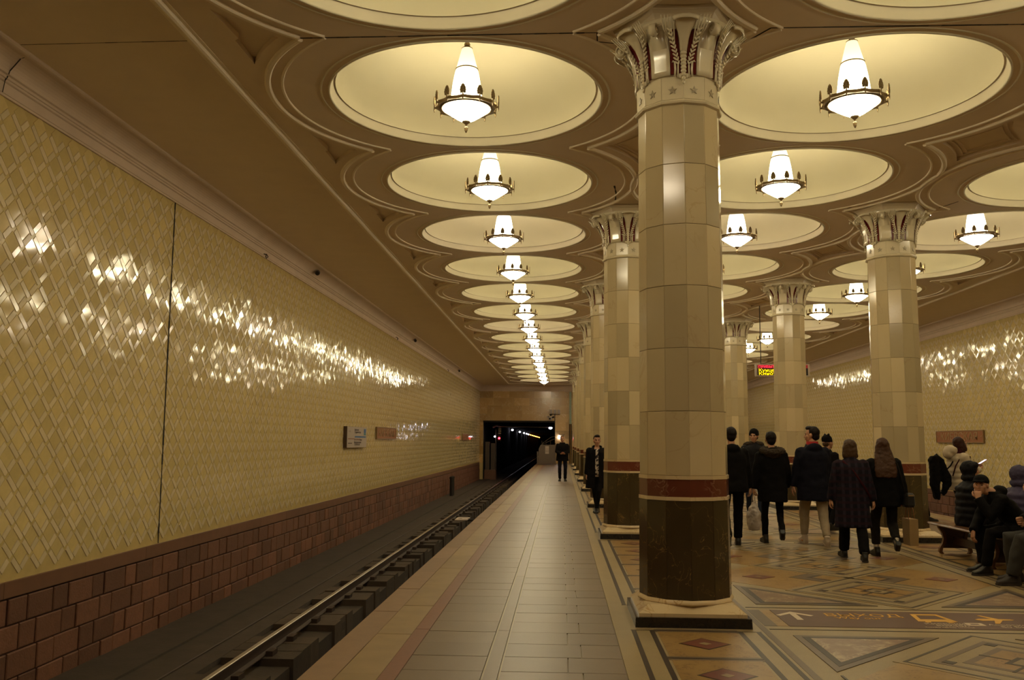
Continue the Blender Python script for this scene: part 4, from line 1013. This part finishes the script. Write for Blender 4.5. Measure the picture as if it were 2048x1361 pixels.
def head_shape(m_):
    m_.ell((0, -.012, .025), (.077, .096, .095), 20, 14); m_.ell((0, .025, -.035), (.062, .068, .082), 16, 12); m_.ell((0, .06, -.098), (.030, .028, .024), 12, 8)
    m_.ell((0, .075, .022), (.052, .018, .013), 12, 6)
    for s in (-1, 1): m_.ell((s*.045, .052, -.025), (.022, .03, .024), 10, 8); m_.ell((s*.080, -.005, -.012), (.010, .020, .032), 10, 8)
    m_.tube([(0, .086, .012), (0, .103, -.018), (0, .108, -.034), (0, .092, -.044)], [.010, .012, .016, .010], 8)
    for s in (-1, 1): m_.ell((s*.012, .094, -.036), (.009, .010, .008), 8, 6)
    m_.ell((0, .088, -.062), (.024, .010, .007), 10, 6); m_.ell((0, .086, -.074), (.020, .010, .008), 10, 6)
def person(label, loc, rz, h=1.75, lean=0, hip=None, feet=None, hands=None, head=(0, 0), coat=None, legs=None, shoes=(M_shoe, M_sole), hair='short', hairm=M_hdk, seated=False, curl=.6, palms=None, extra=None, headoff=(0, 0), twist=0, knees=None, elbows=None, wide=1.0):
    t = thing('person', label, 'person', loc, rz); k = h/1.75; t.scale = (k, k, k)
    hip = V(hip or (0, 0, .93)); sl, cl = math.sin(R(lean)), math.cos(R(lean))
    def T(x, y, z):
        f = max(0, min(1, (z+.05)/.15)); return V((x+hip.x, hip.y+y*(1-f*(1-cl))+sl*max(0, z), hip.z+(z if z < 0 else z*cl)-y*sl*f))
    sh = [T(-.172*wide, 0, .475), T(.172*wide, 0, .475)]; neck = T(0, .0, .56); hc = T(headoff[0], .025+headoff[1], .70)
    hj = [T(-.09, 0, -.02), T(.09, 0, -.02)]
    feet = feet or [(-.09, .05, .08, 0, 0), (.09, -.05, .08, 0, 0)]
    ank = [V(f[:3]) for f in feet]; kn = []
    for i in (0, 1):
        kk, ank[i] = ik(hj[i], ank[i], .445, .43, (knees[i] if knees else ((-.12 if i == 0 else .12), 1, 0))); kn.append(kk)
    hands = hands or [(-.25, .05, .86), (.25, .05, .86)]; el = []; wr = []
    for i in (0, 1):
        e_, w_ = ik(sh[i], hands[i], .29, .26, (elbows[i] if elbows else ((-.5 if i == 0 else .5), -1, -.3))); el.append(e_); wr.append(w_)
    Hm = Matrix.Rotation(R(head[0]), 3, 'Z') @ Matrix.Rotation(R(-head[1]), 3, 'X')
    HM = Matrix.Translation(hc) @ Hm.to_4x4()
    # --- body: one skin from feet to crown
    b = MB()
    b.loft([ering(T(0, 0, z), rx, ry) for z, rx, ry in ((-.09, .13, .09), (.05, .145, .095), (.2, .135, .09), (.35, .15, .1), (.46, .15, .09), (.52, .09, .07))])
    b.tube([T(0, 0, .50), neck, hc+V((0, 0, -.06))], [.062, .055, .055], 14)
    for i in (0, 1):
        b.tube([hj[i], kn[i], ank[i]], [.07, .048, .034], 12); b.tube([sh[i], el[i], wr[i]], [.045, .036, .026], 12); b.ell(sh[i], (.05,)*3, 10, 8)
        fd = V((math.sin(R(feet[i][4])), math.cos(R(feet[i][4])), 0)); b.ell(ank[i]+fd*.03-V((0, 0, .02)), (.03, .05, .03), 8, 6)
    me1 = solidify_remesh(b, .022, 3)
    hb_ = MB(); head_shape(hb_); hb_.xf(HM); me2 = solidify_remesh(hb_, .0075, 3)
    hh = MB()
    for i in (0, 1):
        fd = (wr[i]-el[i]).normalized(); hd, hn = (palms[i] if palms and palms[i] else (fd, (1 if i == 0 else -1, 0, 0)))
        hand(hh, wr[i]+fd*.0, hd, hn, (1 if i == 0 else -1), curl)
    out = MB()
    for me in (me1, me2): out.add([v.co.copy() for v in me.vertices], [tuple(p.vertices) for p in me.polygons])
    out.add(hh.v, hh.f); out.obj('body', M_skin, t, True)
    # --- face
    f = MB()
    for s in (-1, 1): f.ell((s*.031, .079, .0), (.013, .008, .006), 8, 6)
    f.xf(HM).obj('eyes', M_eye, t, True)
    f = MB()
    for s in (-1, 1): f.tube([(s*.014, .090, .017), (s*.032, .089, .023), (s*.050, .074, .017)], [.004, .005, .003], 6)
    f.xf(HM).obj('eyebrows', hairm, t, True)
    MB().ell((0, .0945, -.068), (.021, .006, .0065), 10, 6).xf(HM).obj('lips', M_lip, t, True)
    # --- hair and headgear
    m_ = MB()
    def fin_(name, m, vox=.009, disp=.01): 
        m_.xf(HM); o = link(name, solidify_remesh(m_, vox, 3, disp, .05), t); o.data.materials.append(m); return o
    if hair in ('short', 'quiff', 'cap'):
        m_.ell((0, -.030, .036), (.085, .092, .095), 18, 12); m_.ell((0, -.055, -.02), (.070, .062, .07), 14, 10)
        if hair == 'quiff': m_.ell((0, .03, .10), (.066, .062, .035), 14, 8)
        elif hair == 'short': m_.ell((0, .02, .092), (.066, .058, .032), 14, 8)
        fin_('hair', hairm)
    elif hair == 'bob':
        m_.ell((0, -.025, .032), (.094, .10, .10), 18, 12); m_.loft([ering((0, -.03, z), rx, ry) for z, rx, ry in ((.05, .095, .085), (-.04, .108, .090), (-.12, .112, .085), (-.15, .10, .07))]); fin_('hair', hairm, .01, .02)
    elif hair == 'long':
        m_.ell((0, -.025, .034), (.092, .10, .10), 18, 12); m_.loft([ering((0, y, z), rx, ry) for z, y, rx, ry in ((.05, -.03, .094, .08), (-.06, -.045, .115, .075), (-.18, -.10, .145, .06), (-.34, -.165, .162, .04), (-.46, -.18, .155, .03))]); fin_('hair', hairm, .011, .02)
    if hair in ('beanie', 'eared'):
        m_.ell((0, -.022, .058), (.090, .104, .088), 18, 12); m_.lathe([(.080, .0), (.094, .005), (.098, .03), (.094, .055), (.07, .06)], 20, 0, 0, -.015)
        if hair == 'eared':
            for s in (-1, 1): m_.ell((s*.055, -.02, .135), (.026, .022, .035), 10, 8)
        fin_('knit_hat', M_black, .01, .006)
        m_ = MB(); m_.ell((0, -.05, -.03), (.074, .06, .06), 12, 8); fin_('hair', hairm)
    if hair == 'cap':
        m_ = MB(); m_.ell((0, -.018, .058), (.090, .103, .078), 18, 12); m_.loft([ering((0, -.018, z), .092, .105) for z in (.035, .06)])
        m_.loft([ering((0, .085+.02, z), .072, .052) for z in (.038, .050)]); fin_('cap', M_black, .008, .0)
    if hair == 'hood':
        m_.ell((0, -.035, .02), (.115, .118, .125), 18, 12); m_.ell((0, -.045, -.11), (.12, .10, .07), 16, 10); m_.ell((0, .03, .075), (.105, .07, .055), 14, 10); fin_('hood', coat['mat'], .012, .02)
    # --- trousers
    lm, lr = legs['mat'], legs.get('r', (.088, .064, .05)); m_ = MB(); le = legs.get('end', .03)
    m_.loft([ering(T(0, 0, z), rx, ry) for z, rx, ry in ((-.10, .150, .115), (.0, .165, .115), (.12, .15, .105))])
    for i in (0, 1):
        e_ = ank[i]+(kn[i]-ank[i]).normalized()*le
        m_.tube([hj[i], hj[i].lerp(kn[i], .5), kn[i], kn[i].lerp(e_, .45), e_], [lr[0], (lr[0]+lr[1])*.5, lr[1], (lr[1]+lr[2])*.52, lr[2]], 14)
        m_.ell(hj[i], (lr[0],)*3, 12, 8)
    o = link('trousers', solidify_remesh(m_, .016, 3, .018, .1), t); o.data.materials.append(lm)
    # --- shoes
    for i in (0, 1):
        x, y, z, pitch, yaw = feet[i]; A = Matrix.Translation(ank[i]) @ Matrix.Rotation(R(-yaw), 4, 'Z') @ Matrix.Rotation(R(-pitch), 4, 'X')
        m_ = MB(); m_.loft([[V((a*wd, yy, zz)) for a, zz in ((-1, -.065), (1, -.065), (1, -.035), (.75, hh_), (-.75, hh_), (-1, -.035))] for yy, wd, hh_ in ((-.078, .026, -.01), (-.06, .036, .03), (.0, .04, .045), (.05, .044, .02), (.11, .049, -.015), (.16, .046, -.03), (.188, .03, -.045))])
        m_.tube([(0, -.02, -.02), (0, -.015, .06)], [.045, .042], 12); m_.xf(A)
        o = link('shoe', solidify_remesh(m_, .009, 3), t); o.data.materials.append(shoes[0])
        q = MB(); pl = [(-.026, -.082), (.026, -.082), (.042, -.05), (.042, .02), (.052, .11), (.045, .165), (.022, .196), (-.022, .196), (-.045, .165), (-.052, .11), (-.042, .02), (-.042, -.05)]
        q.prism(pl, -.082, -.06).xf(A); q.obj('sole', shoes[1], o)
        if legs.get('sock'): MB().tube([ank[i]-V((0, 0, .0)), ank[i]+(kn[i]-ank[i]).normalized()*(le+.03)], .042, 12).obj('sock', legs['sock'], t, True)
    # --- coat
    if coat:
        m_ = MB(); hz = coat['hem']-hip.z; fl = coat.get('flare', .03); g = coat.get('fit', 0)
        rows = [(.525, .095, .085), (.50, .145*wide+g*.5, .10+g*.4), (.465, .19*wide+g*.6, .118+g*.7), (.42, .208*wide+g*.6, .13+g), (.34, .212*wide+g, .14+g), (.18, .195*wide+g, .135+g), (.04, .200*wide+g, .14+g)]
        if not seated:
            zz = -.08
            while zz > hz: rows.append((zz, .205*wide+g+fl*(-zz/.4), .145+g+fl*.7*(-zz/.4))); zz -= .12
            rows.append((hz, .205*wide+g+fl*(-hz/.4 if hz < 0 else 0), .145+g+fl*.7*(-hz/.4 if hz < 0 else 0)))
        else: rows += [(-.04, .21+g, .15+g), (-.09, .2+g, .15+g)]
        m_.loft([ering(T(0, 0, z), rx, ry, 24) for z, rx, ry in rows])
        if seated:
            for i in (0, 1): m_.tube([hj[i], hj[i].lerp(kn[i], coat.get('lap', .5))], [.115, .10], 14)
        sr = coat.get('sleeve', (.078, .068, .056)); q = coat.get('quilt')
        for i in (0, 1):
            fa = (wr[i]-el[i]).normalized(); m_.ell(sh[i]+V((0, 0, -.03)), (sr[0],)*3, 14, 10)
            if q:
                P_ = [sh[i].lerp(el[i], a/4) for a in range(4)]+[el[i].lerp(wr[i], a/4) for a in range(5)]
                for a, b_ in zip(P_, P_[1:]): m_.ell((a+b_)/2, (sr[1]*1.05, sr[1]*1.05, sr[1]*.9), 12, 8)
            m_.tube([sh[i], sh[i].lerp(el[i], .5), el[i], el[i].lerp(wr[i], .5), wr[i]+fa*.012], [sr[0], (sr[0]+sr[1])/2, sr[1], (sr[1]+sr[2])/2, sr[2]], 14)
        if q:
            for z in (.42, .32, .22, .12, .02, -.08): m_.loft([ering(T(0, 0, z+dz), (.20*wide+g)*f_, (.14+g)*f_, 20) for dz, f_ in ((.045, .9), (.03, 1.04), (0, 1.09), (-.03, 1.04), (-.045, .9))])
        c = coat.get('collar', 'stand')
        if c == 'stand': m_.loft([ering(T(0, .0, z), rx, ry) for z, rx, ry in ((.49, .12, .10), (.545, .085, .08), (.575, .078, .075))])
        if c in ('hood', 'fur'): m_.ell(T(0, -.09, .50), (.125, .07, .075), 16, 10); m_.loft([ering(T(0, -.01, z), rx, ry) for z, rx, ry in ((.48, .13, .11), (.56, .10, .095))])
        if coat.get('open'):       # coat worn open: carve the front away by building two front panels only
            pass
        o = link('coat', solidify_remesh(m_, .016, 3, coat.get('disp', .022), .12), t); o.data.materials.append(coat['mat'])
        if c == 'fur':
            m_ = MB(); n = 22; pts = [T(.15*math.sin(2*PI*j/n), -.085+.105*math.cos(2*PI*j/n), .52+.025*math.cos(2*PI*j/n)) for j in range(n+1)]
            m_.tube(pts, .05, 10); m_.ell(T(0, -.13, .47), (.15, .06, .075), 14, 10); o = link('fur_trim', solidify_remesh(m_, .012, 2, .035, .02), t); o.data.materials.append(M_fur)
    if extra: extra(t, T, dict(sh=sh, el=el, wr=wr, hc=hc, HM=HM, kn=kn, ank=ank, neck=neck))
    return t
BL = dict(mat=M_black)
# striding from behind: left foot ahead, right foot behind on its toes
def stride(a, b, toe=0, sgn=1, wx=.09):
    """a: metres ahead of the leading foot, b: behind of the trailing foot, toe: heel lift of the trailing one in degrees"""
    lead = (-wx*sgn, a, .08, -6, -6*sgn); th = R(toe); tr = (wx*sgn, -b, .08+.16*math.sin(th), -toe, 6*sgn)
    return [lead, tr] if sgn > 0 else [tr, lead]
person('person from behind in black jacket, close to the nearest column', (2.60, 13.85, 0), R(-4), 1.80, 1, feet=stride(.26, .24, 22, -1, .1), coat=dict(mat=M_black, hem=.80, collar='hood', fit=.02), legs=dict(mat=M_black, r=(.095, .072, .062)), hands=[(-.27, .02, .87), (.27, .10, .86)])
person('person in black beanie and dark jacket walking towards the viewer', (3.95, 18.6, 0), PI+R(-8), 1.84, 1, hip=(0, 0, .925), feet=stride(.2, .2, 15, 1), hair='beanie', head=(-18, 4), coat=dict(mat=M_blk2, hem=.80, collar='fur', fit=.02), legs=dict(mat=M_jean, r=(.09, .068, .06)), hands=[(-.27, .06, .87), (.27, .02, .87)])
person('person in long black parka with grey fur hood seen from behind', (3.28, 14.18, 0), R(-3), 1.74, 2, feet=stride(.24, .27, 55, 1, .085), coat=dict(mat=M_black, hem=.66, collar='fur', flare=.02, fit=.015), legs=dict(mat=M_black, r=(.082, .056, .048)), hands=[(-.29, .0, .86), (.24, .16, .90)], palms=[((0, 0, -1), (1, 0, 0)), None], curl=1.1)
def dx_(t, T, J):
    MB().loft([ering(T(0, .01, z), rx, ry) for z, rx, ry in ((.50, .115, .10), (.54, .095, .09), (.60, .083, .082))]).obj('scarf', M_redk, t, True)
    for i in (0, 1):
        A = J['ank'][i]; MB().ell(A+V((.03 if i else -.03, .03, -.03)), (.018, .07, .022), 10, 6).obj('shoe_panel', M_sno, t, True)
person('tall person in navy parka and grey sweatpants, head turned left', (3.92, 14.2, 0), R(-2), 1.82, 1, feet=stride(.22, .26, 8, 1, .105), head=(62, 0), hair='quiff', coat=dict(mat=M_navy, hem=.655, collar='hood', fit=.03, flare=.03), legs=dict(mat=M_gry, r=(.10, .078, .056), end=.05, sock=M_sock), shoes=(M_snk, M_snk), hands=[(-.31, .04, .80), (.27, .10, .85)], extra=dx_, curl=.4)
person('person in black knit hat with two ears partly hidden behind navy parka', (4.86, 16.7, 0), R(-60), 1.70, 1, hair='eared', hairm=M_hbl, head=(-10, 0), coat=dict(mat=M_black, hem=.75), legs=BL)
def fx(t, T, J):
    m_ = MB(); m_.tube([T(-.13, -.10, .50), T(.0, -.155, .35), T(.16, -.15, .10), T(.25, -.06, -.05)], [.016]*4, 8, True, .35); m_.obj('bag_strap', M_burg, t, True)
person('person in long dark plaid coat with ash brown bob, seen from behind', (3.96, 12.5, 0), R(-6), 1.62, 4, feet=stride(.29, .29, 6, 1, .085), hair='bob', hairm=M_hbl, coat=dict(mat=M_plaid, hem=.47, flare=.035, fit=.02, collar='stand', sleeve=(.085, .075, .065)), legs=dict(mat=M_black, r=(.09, .078, .075)), hands=[(-.30, .10, .80), (.30, .02, .82)], extra=fx)
def hx(t, T, J):
    m_ = MB(); m_.tube([T(.10, .0, .535), T(.16, -.13, .44), T(.20, -.165, .25), T(.25, -.13, .02), T(.27, -.07, -.08)], [.015]*5, 8, True, .4); m_.obj('bag_strap', M_dgry, t, True)
person('girl with long straight brown hair and black jacket, seen from behind', (4.50, 12.8, 0), R(-4), 1.64, 2, feet=stride(.17, .20, 62, 1, .10), hair='long', hairm=M_hbr, coat=dict(mat=M_black, hem=.74, fit=.01, flare=.015, sleeve=(.085, .072, .06)), legs=dict(mat=M_dgry, r=(.092, .075, .060), end=.09, sock=M_sock), hands=[(-.25, .10, .86), (.285, -.02, .84)], palms=[None, ((0, 0, -1), (-1, 0, 0))], curl=1.1, extra=hx)
person('person in dark coat walking right, mostly hidden behind right column', (7.10, 18.45, 0), R(-90), 1.72, 3, feet=stride(.26, .2, 20, 1), coat=dict(mat=M_black, hem=.6, flare=.04), legs=BL)
# woman in white
def jx(t, T, J):
    m_ = MB(); m_.loft([ering(T(0, .01, z), rx, ry) for z, rx, ry in ((.47, .12, .125), (.53, .11, .11), (.60, .09, .095))]); m_.loft([ering(T(.05, .155, z), .055, .03) for z in (.48, .3, .14)])
    o = link('scarf', solidify_remesh(m_, .012, 2, .03, .06), t); o.data.materials.append(M_burg)
    m_ = MB(); m_.ell(T(0, -.14, .56), (.13, .115, .10), 14, 10); m_.ell(T(0, -.19, .50), (.11, .08, .09), 14, 10); o = link('hood', solidify_remesh(m_, .014, 3, .02, .1), t); o.data.materials.append(M_whp)
    MB().tube([T(.15, .06, .50), T(.19, -.07, .44), T(.18, -.15, .30), T(.12, -.17, .12)], .012, 8, True, .5).obj('backpack_strap', M_burg, t, True); MB().tube([T(.20, .02, .06), T(.22, -.06, .0), T(.2, -.14, -.05)], .012, 8, True, .5).obj('backpack_strap', M_black, t, True)
person('woman in white padded jacket and burgundy scarf looking at her phone', (6.80, 15.8, 0), R(-83), 1.70, 2, feet=[(-.09, .02, .08, 0, -8), (.09, -.02, .08, 0, 8)], hair='bob', hairm=M_hau, head=(0, -22), headoff=(0, .02), coat=dict(mat=M_whp, hem=.80, fit=.01, quilt=True, collar='none', disp=.012, sleeve=(.09, .078, .06)), legs=dict(mat=M_jean, r=(.088, .06, .05)), hands=[(-.10, .335, 1.185), (.07, .335, 1.165)], palms=[((.3, .8, .35), (.5, 0, .8)), ((-.2, .8, .35), (-.5, 0, .8))], elbows=[(-.4, -.6, -1), (.4, -.6, -1)], curl=.9, extra=jx)
q = MB()
M_phone = mat('phone_screen', (.3, .3, .35), .2, emit=(.8, .8, 1), estr=1.2); M_pcase = mat('phone_case', (.36, .08, .06), .4)
def phone(loc, rot, label):
    t = thing('phone', label, 'phone', loc); t.rotation_euler = rot
    MB().prism([(-.036, -.076), (.036, -.076), (.036, .076), (-.036, .076)], -.005, .004, .002).obj('case', M_pcase, t); MB().box(-.032, .032, -.07, .07, .004, .0055).obj('screen', M_phone, t)
phone((7.235, 15.83, 1.265), (R(30), 0, R(-83)), 'lit phone held by the woman in the white jacket')
# black coat slung over her backpack
t = thing('slung_coat', 'black coat slung over the back of the woman in white', 'coat', (6.44, 15.70, 1.0))
m_ = MB(); m_.loft([ering((x, 0, z), rx, .10) for x, z, rx in ((-.10, .40, .05), (-.10, .33, .10), (-.09, .1, .105), (-.09, -.15, .10), (-.07, -.36, .06), (-.06, -.42, .03))]); m_.tube([(-.08, 0, .38), (.05, 0, .30), (.14, 0, .0), (.17, 0, -.1), (.08, 0, -.28), (.05, 0, -.32)], [.08, .07, .10, .09, .055, .045], 12); m_.ell((.11, 0, .0), (.09, .09, .11), 12, 8)
m_.xf(Matrix.Diagonal((.8, .9, .9, 1)))
o = link('cloth', solidify_remesh(m_, .014, 3, .03, .08), t); o.data.materials.append(M_black)
MB().tube([(.1, 0, .1), (.2, 0, .2), (.30, .02, .35)], .012, 6).obj('strap', M_black, t, True)

# seated on the benches (seat top .43)
def seat(label, loc, rz, h=1.7, **k):
    return person(label, loc, rz, h, seated=True, **k)
seat('seated person in black hooded padded jacket facing the right wall', (5.70, 12.98, 0), R(-88), 1.66, hip=(0, 0, .57), lean=4, feet=[(-.10, .47, .09, 0, -6), (.10, .47, .09, 0, 6)], hair='hood', head=(-4, 0), coat=dict(mat=M_blk2, hem=.5, quilt=True, fit=.02, lap=.4), legs=BL, hands=[(-.14, .30, .66), (.14, .30, .66)])
seat('seated person in purple hooded padded jacket, back to the benches', (5.86, 11.95, 0), R(-80), 1.62, hip=(0, 0, .57), lean=5, feet=[(-.10, .47, .09, 0, -6), (.10, .47, .09, 0, 6)], hair='hood', head=(0, 0), coat=dict(mat=M_purp, hem=.5, quilt=True, fit=.02, lap=.4), legs=BL, hands=[(-.14, .30, .66), (.14, .30, .66)])
def lx(t, T, J):
    w_ = J['wr'][0]; d = (J['wr'][0]-J['el'][0]).normalized(); MB().tube([w_-d*.035, w_-d*.012], .034, 14).obj('watch', mat('watch_steel', (.5, .45, .35), .25, metal=1), t, True)
seat('seated boy in black cap resting his cheek on one hand', (5.60, 11.34, 0), R(90), 1.72, hip=(0, 0, .56), lean=37, feet=[(-.12, .50, .085, 0, -14), (.13, .42, .085, 0, 14)], hair='cap', head=(52, -3), headoff=(-.01, .03), coat=dict(mat=M_black, hem=.5, fit=.015, lap=.55, collar='hood'), legs=dict(mat=M_black, r=(.10, .075, .06)),
     hands=[(-.095, .545, .925), (.05, .56, .52)], palms=[((.25, -.1, 1), (.8, -.5, 0)), ((-.1, .15, -1), (0, -1, -.2))], elbows=[(-.3, -.3, -1), (.9, -.3, -.3)], curl=.55, extra=lx)
seat('seated person in dark jacket and grey jeans cut off by the frame edge', (5.56, 10.50, 0), R(88), 1.78, hip=(0, 0, .545), lean=6, feet=[(-.05, .50, .085, 0, -10), (.24, .34, .085, 0, 10)], hair='short', head=(10, 0), coat=dict(mat=M_black, hem=.5, fit=.02, lap=.35), legs=dict(mat=M_jeang, r=(.105, .082, .075)), shoes=(M_sole, M_sole),
     hands=[(-.12, .32, 1.00), (.20, .25, .70)], palms=[((.1, .2, 1), (.3, -.9, 0)), None], elbows=[(-.5, -.2, -1), (.6, -.6, -.4)], curl=1.0)

# platform edge: boy in open coat, man with phone
def ox(t, T, J):
    MB().loft([ering(T(0, .012, z), rx, ry, 24) for z, rx, ry in ((-.12, .165, .125), (.05, .16, .125), (.2, .155, .125), (.35, .165, .13), (.45, .15, .115), (.505, .085, .085))]).obj('shirt', M_shirt, t, True)
    m_ = MB()
    for i, s in ((0, -1), (1, 1)):
        g = []
        for z, w_, y_ in ((.50, .11, .09), (.42, .13, .12), (.25, .14, .125), (.05, .16, .125), (-.15, .18, .13), (-.38, .21, .14)):
            row = []
            for a in range(9):
                th = PI*.5-s*(R(10)+R(180)*a/8); row.append(T((w_+.07)*math.cos(th), (y_+.05)*math.sin(th)-.005, z))
            g.append(row)
        m_.loft([r+[V((p.x*.84, p.y*.80, p.z)) for p in r][::-1] for r in g])
        sh, el, wr = J['sh'][i], J['el'][i], J['wr'][i]; m_.tube([sh, el, wr], [.082, .068, .056], 14); m_.ell(sh-V((0, 0, .02)), (.088,)*3, 12, 8)
        m_.tube([T(s*.03, .12, .36), T(s*.075, .10, .47), T(s*.09, .0, .56), T(0, -.07, .585)], [.012, .026, .03, .03], 8)
    o = link('coat', solidify_remesh(m_, .014, 2, .012, .12), t); o.data.materials.append(M_black)
person('boy in open black coat and printed white shirt beside second column', (.80, 20.05, 0), PI+R(-4), 1.71, 0, feet=[(.02, .10, .08, 0, 0), (.0, -.08, .08, 0, 20)], hair='quiff', head=(10, 2), coat=None, legs=dict(mat=M_black, r=(.085, .058, .048)), hands=[(-.24, .02, .84), (.24, .02, .84)], extra=ox)
person('man in black jacket standing on the platform holding a phone', (.05, 35.6, 0), PI+R(2), 1.79, 1, feet=[(-.10, .02, .08, 0, -8), (.10, .0, .08, 0, 8)], hair='short', head=(0, -14), coat=dict(mat=M_black, hem=.78, fit=.035, collar='hood'), legs=dict(mat=M_navy, r=(.09, .07, .06)), hands=[(-.08, .29, 1.05), (.08, .29, 1.05)], palms=[((.5, .7, .1), (.3, .2, .9)), ((-.5, .7, .1), (-.3, .2, .9))], elbows=[(-.8, -.5, -.6), (.8, -.5, -.6)], curl=.8)
phone((.05, 35.24, 1.115), (R(25), 0, PI), 'small pink lit phone in the hands of the man on the platform')

# bags carried
t = thing('plastic_bag', 'white plastic bag hanging from the hand of fur hooded person', 'bag', (2.985, 14.18, .78), R(22))
m_ = MB(); m_.loft([ering((0, y, z), rx, ry) for z, rx, ry, y in ((-.13, .02, .03, 0), (-.20, .05, .09, 0), (-.32, .085, .14, 0), (-.46, .075, .15, 0), (-.56, .05, .12, 0), (-.56, .02, .06, 0))])
o = link('sack', solidify_remesh(m_, .01, 2, .03, .06), t); o.data.materials.append(mat('white_plastic', (.42, .36, .32), .35, var=.15))
MB().tube([(0, -.05, -.18), (0, -.03, -.06), (0, 0, .0), (0, .03, -.06), (0, .05, -.18)], .008, 6).obj('handle', mat('handle_plastic', (.4, .34, .3), .4), t, True)
t = thing('paper_bag', 'tan paper shopping bag carried by the long haired girl', 'bag', (4.81, 12.75, .64))
MB().loft([[(x*a, y*b, z) for x, y in ((1, 1), (-1, 1), (-1, -1), (1, -1))] for z, a, b in ((-.46, .055, .12), (-.30, .06, .13), (-.10, .056, .135))]).obj('sack', mat('kraft_paper', (.30, .19, .08), .7, var=.2, scale=5, bump=.2, bscale=15), t)
for s in (-1, 1): MB().tube([(s*.04, -.06, -.12), (s*.03, -.04, .03), (s*.01, 0, .10), (s*.03, .04, .03), (s*.04, .06, -.12)], .005, 6).obj('handle', M_brn, t, True)
t = thing('shoulder_bag', 'small black shoulder bag on the long haired girl, above the paper bag', 'bag', (4.775, 12.72, .80))
MB().loft([[(x*a, y*b, z) for x, y in ((1, .6), (.6, 1), (-.6, 1), (-1, .6), (-1, -.6), (-.6, -1), (.6, -1), (1, -.6))] for z, a, b in ((-.10, .06, .12), (-.07, .075, .135), (.06, .07, .13), (.09, .05, .11))]).obj('pouch', M_shoe, t); MB().box(-.035, .035, -.142, -.128, .05, .07).obj('clasp', M_signf, t)
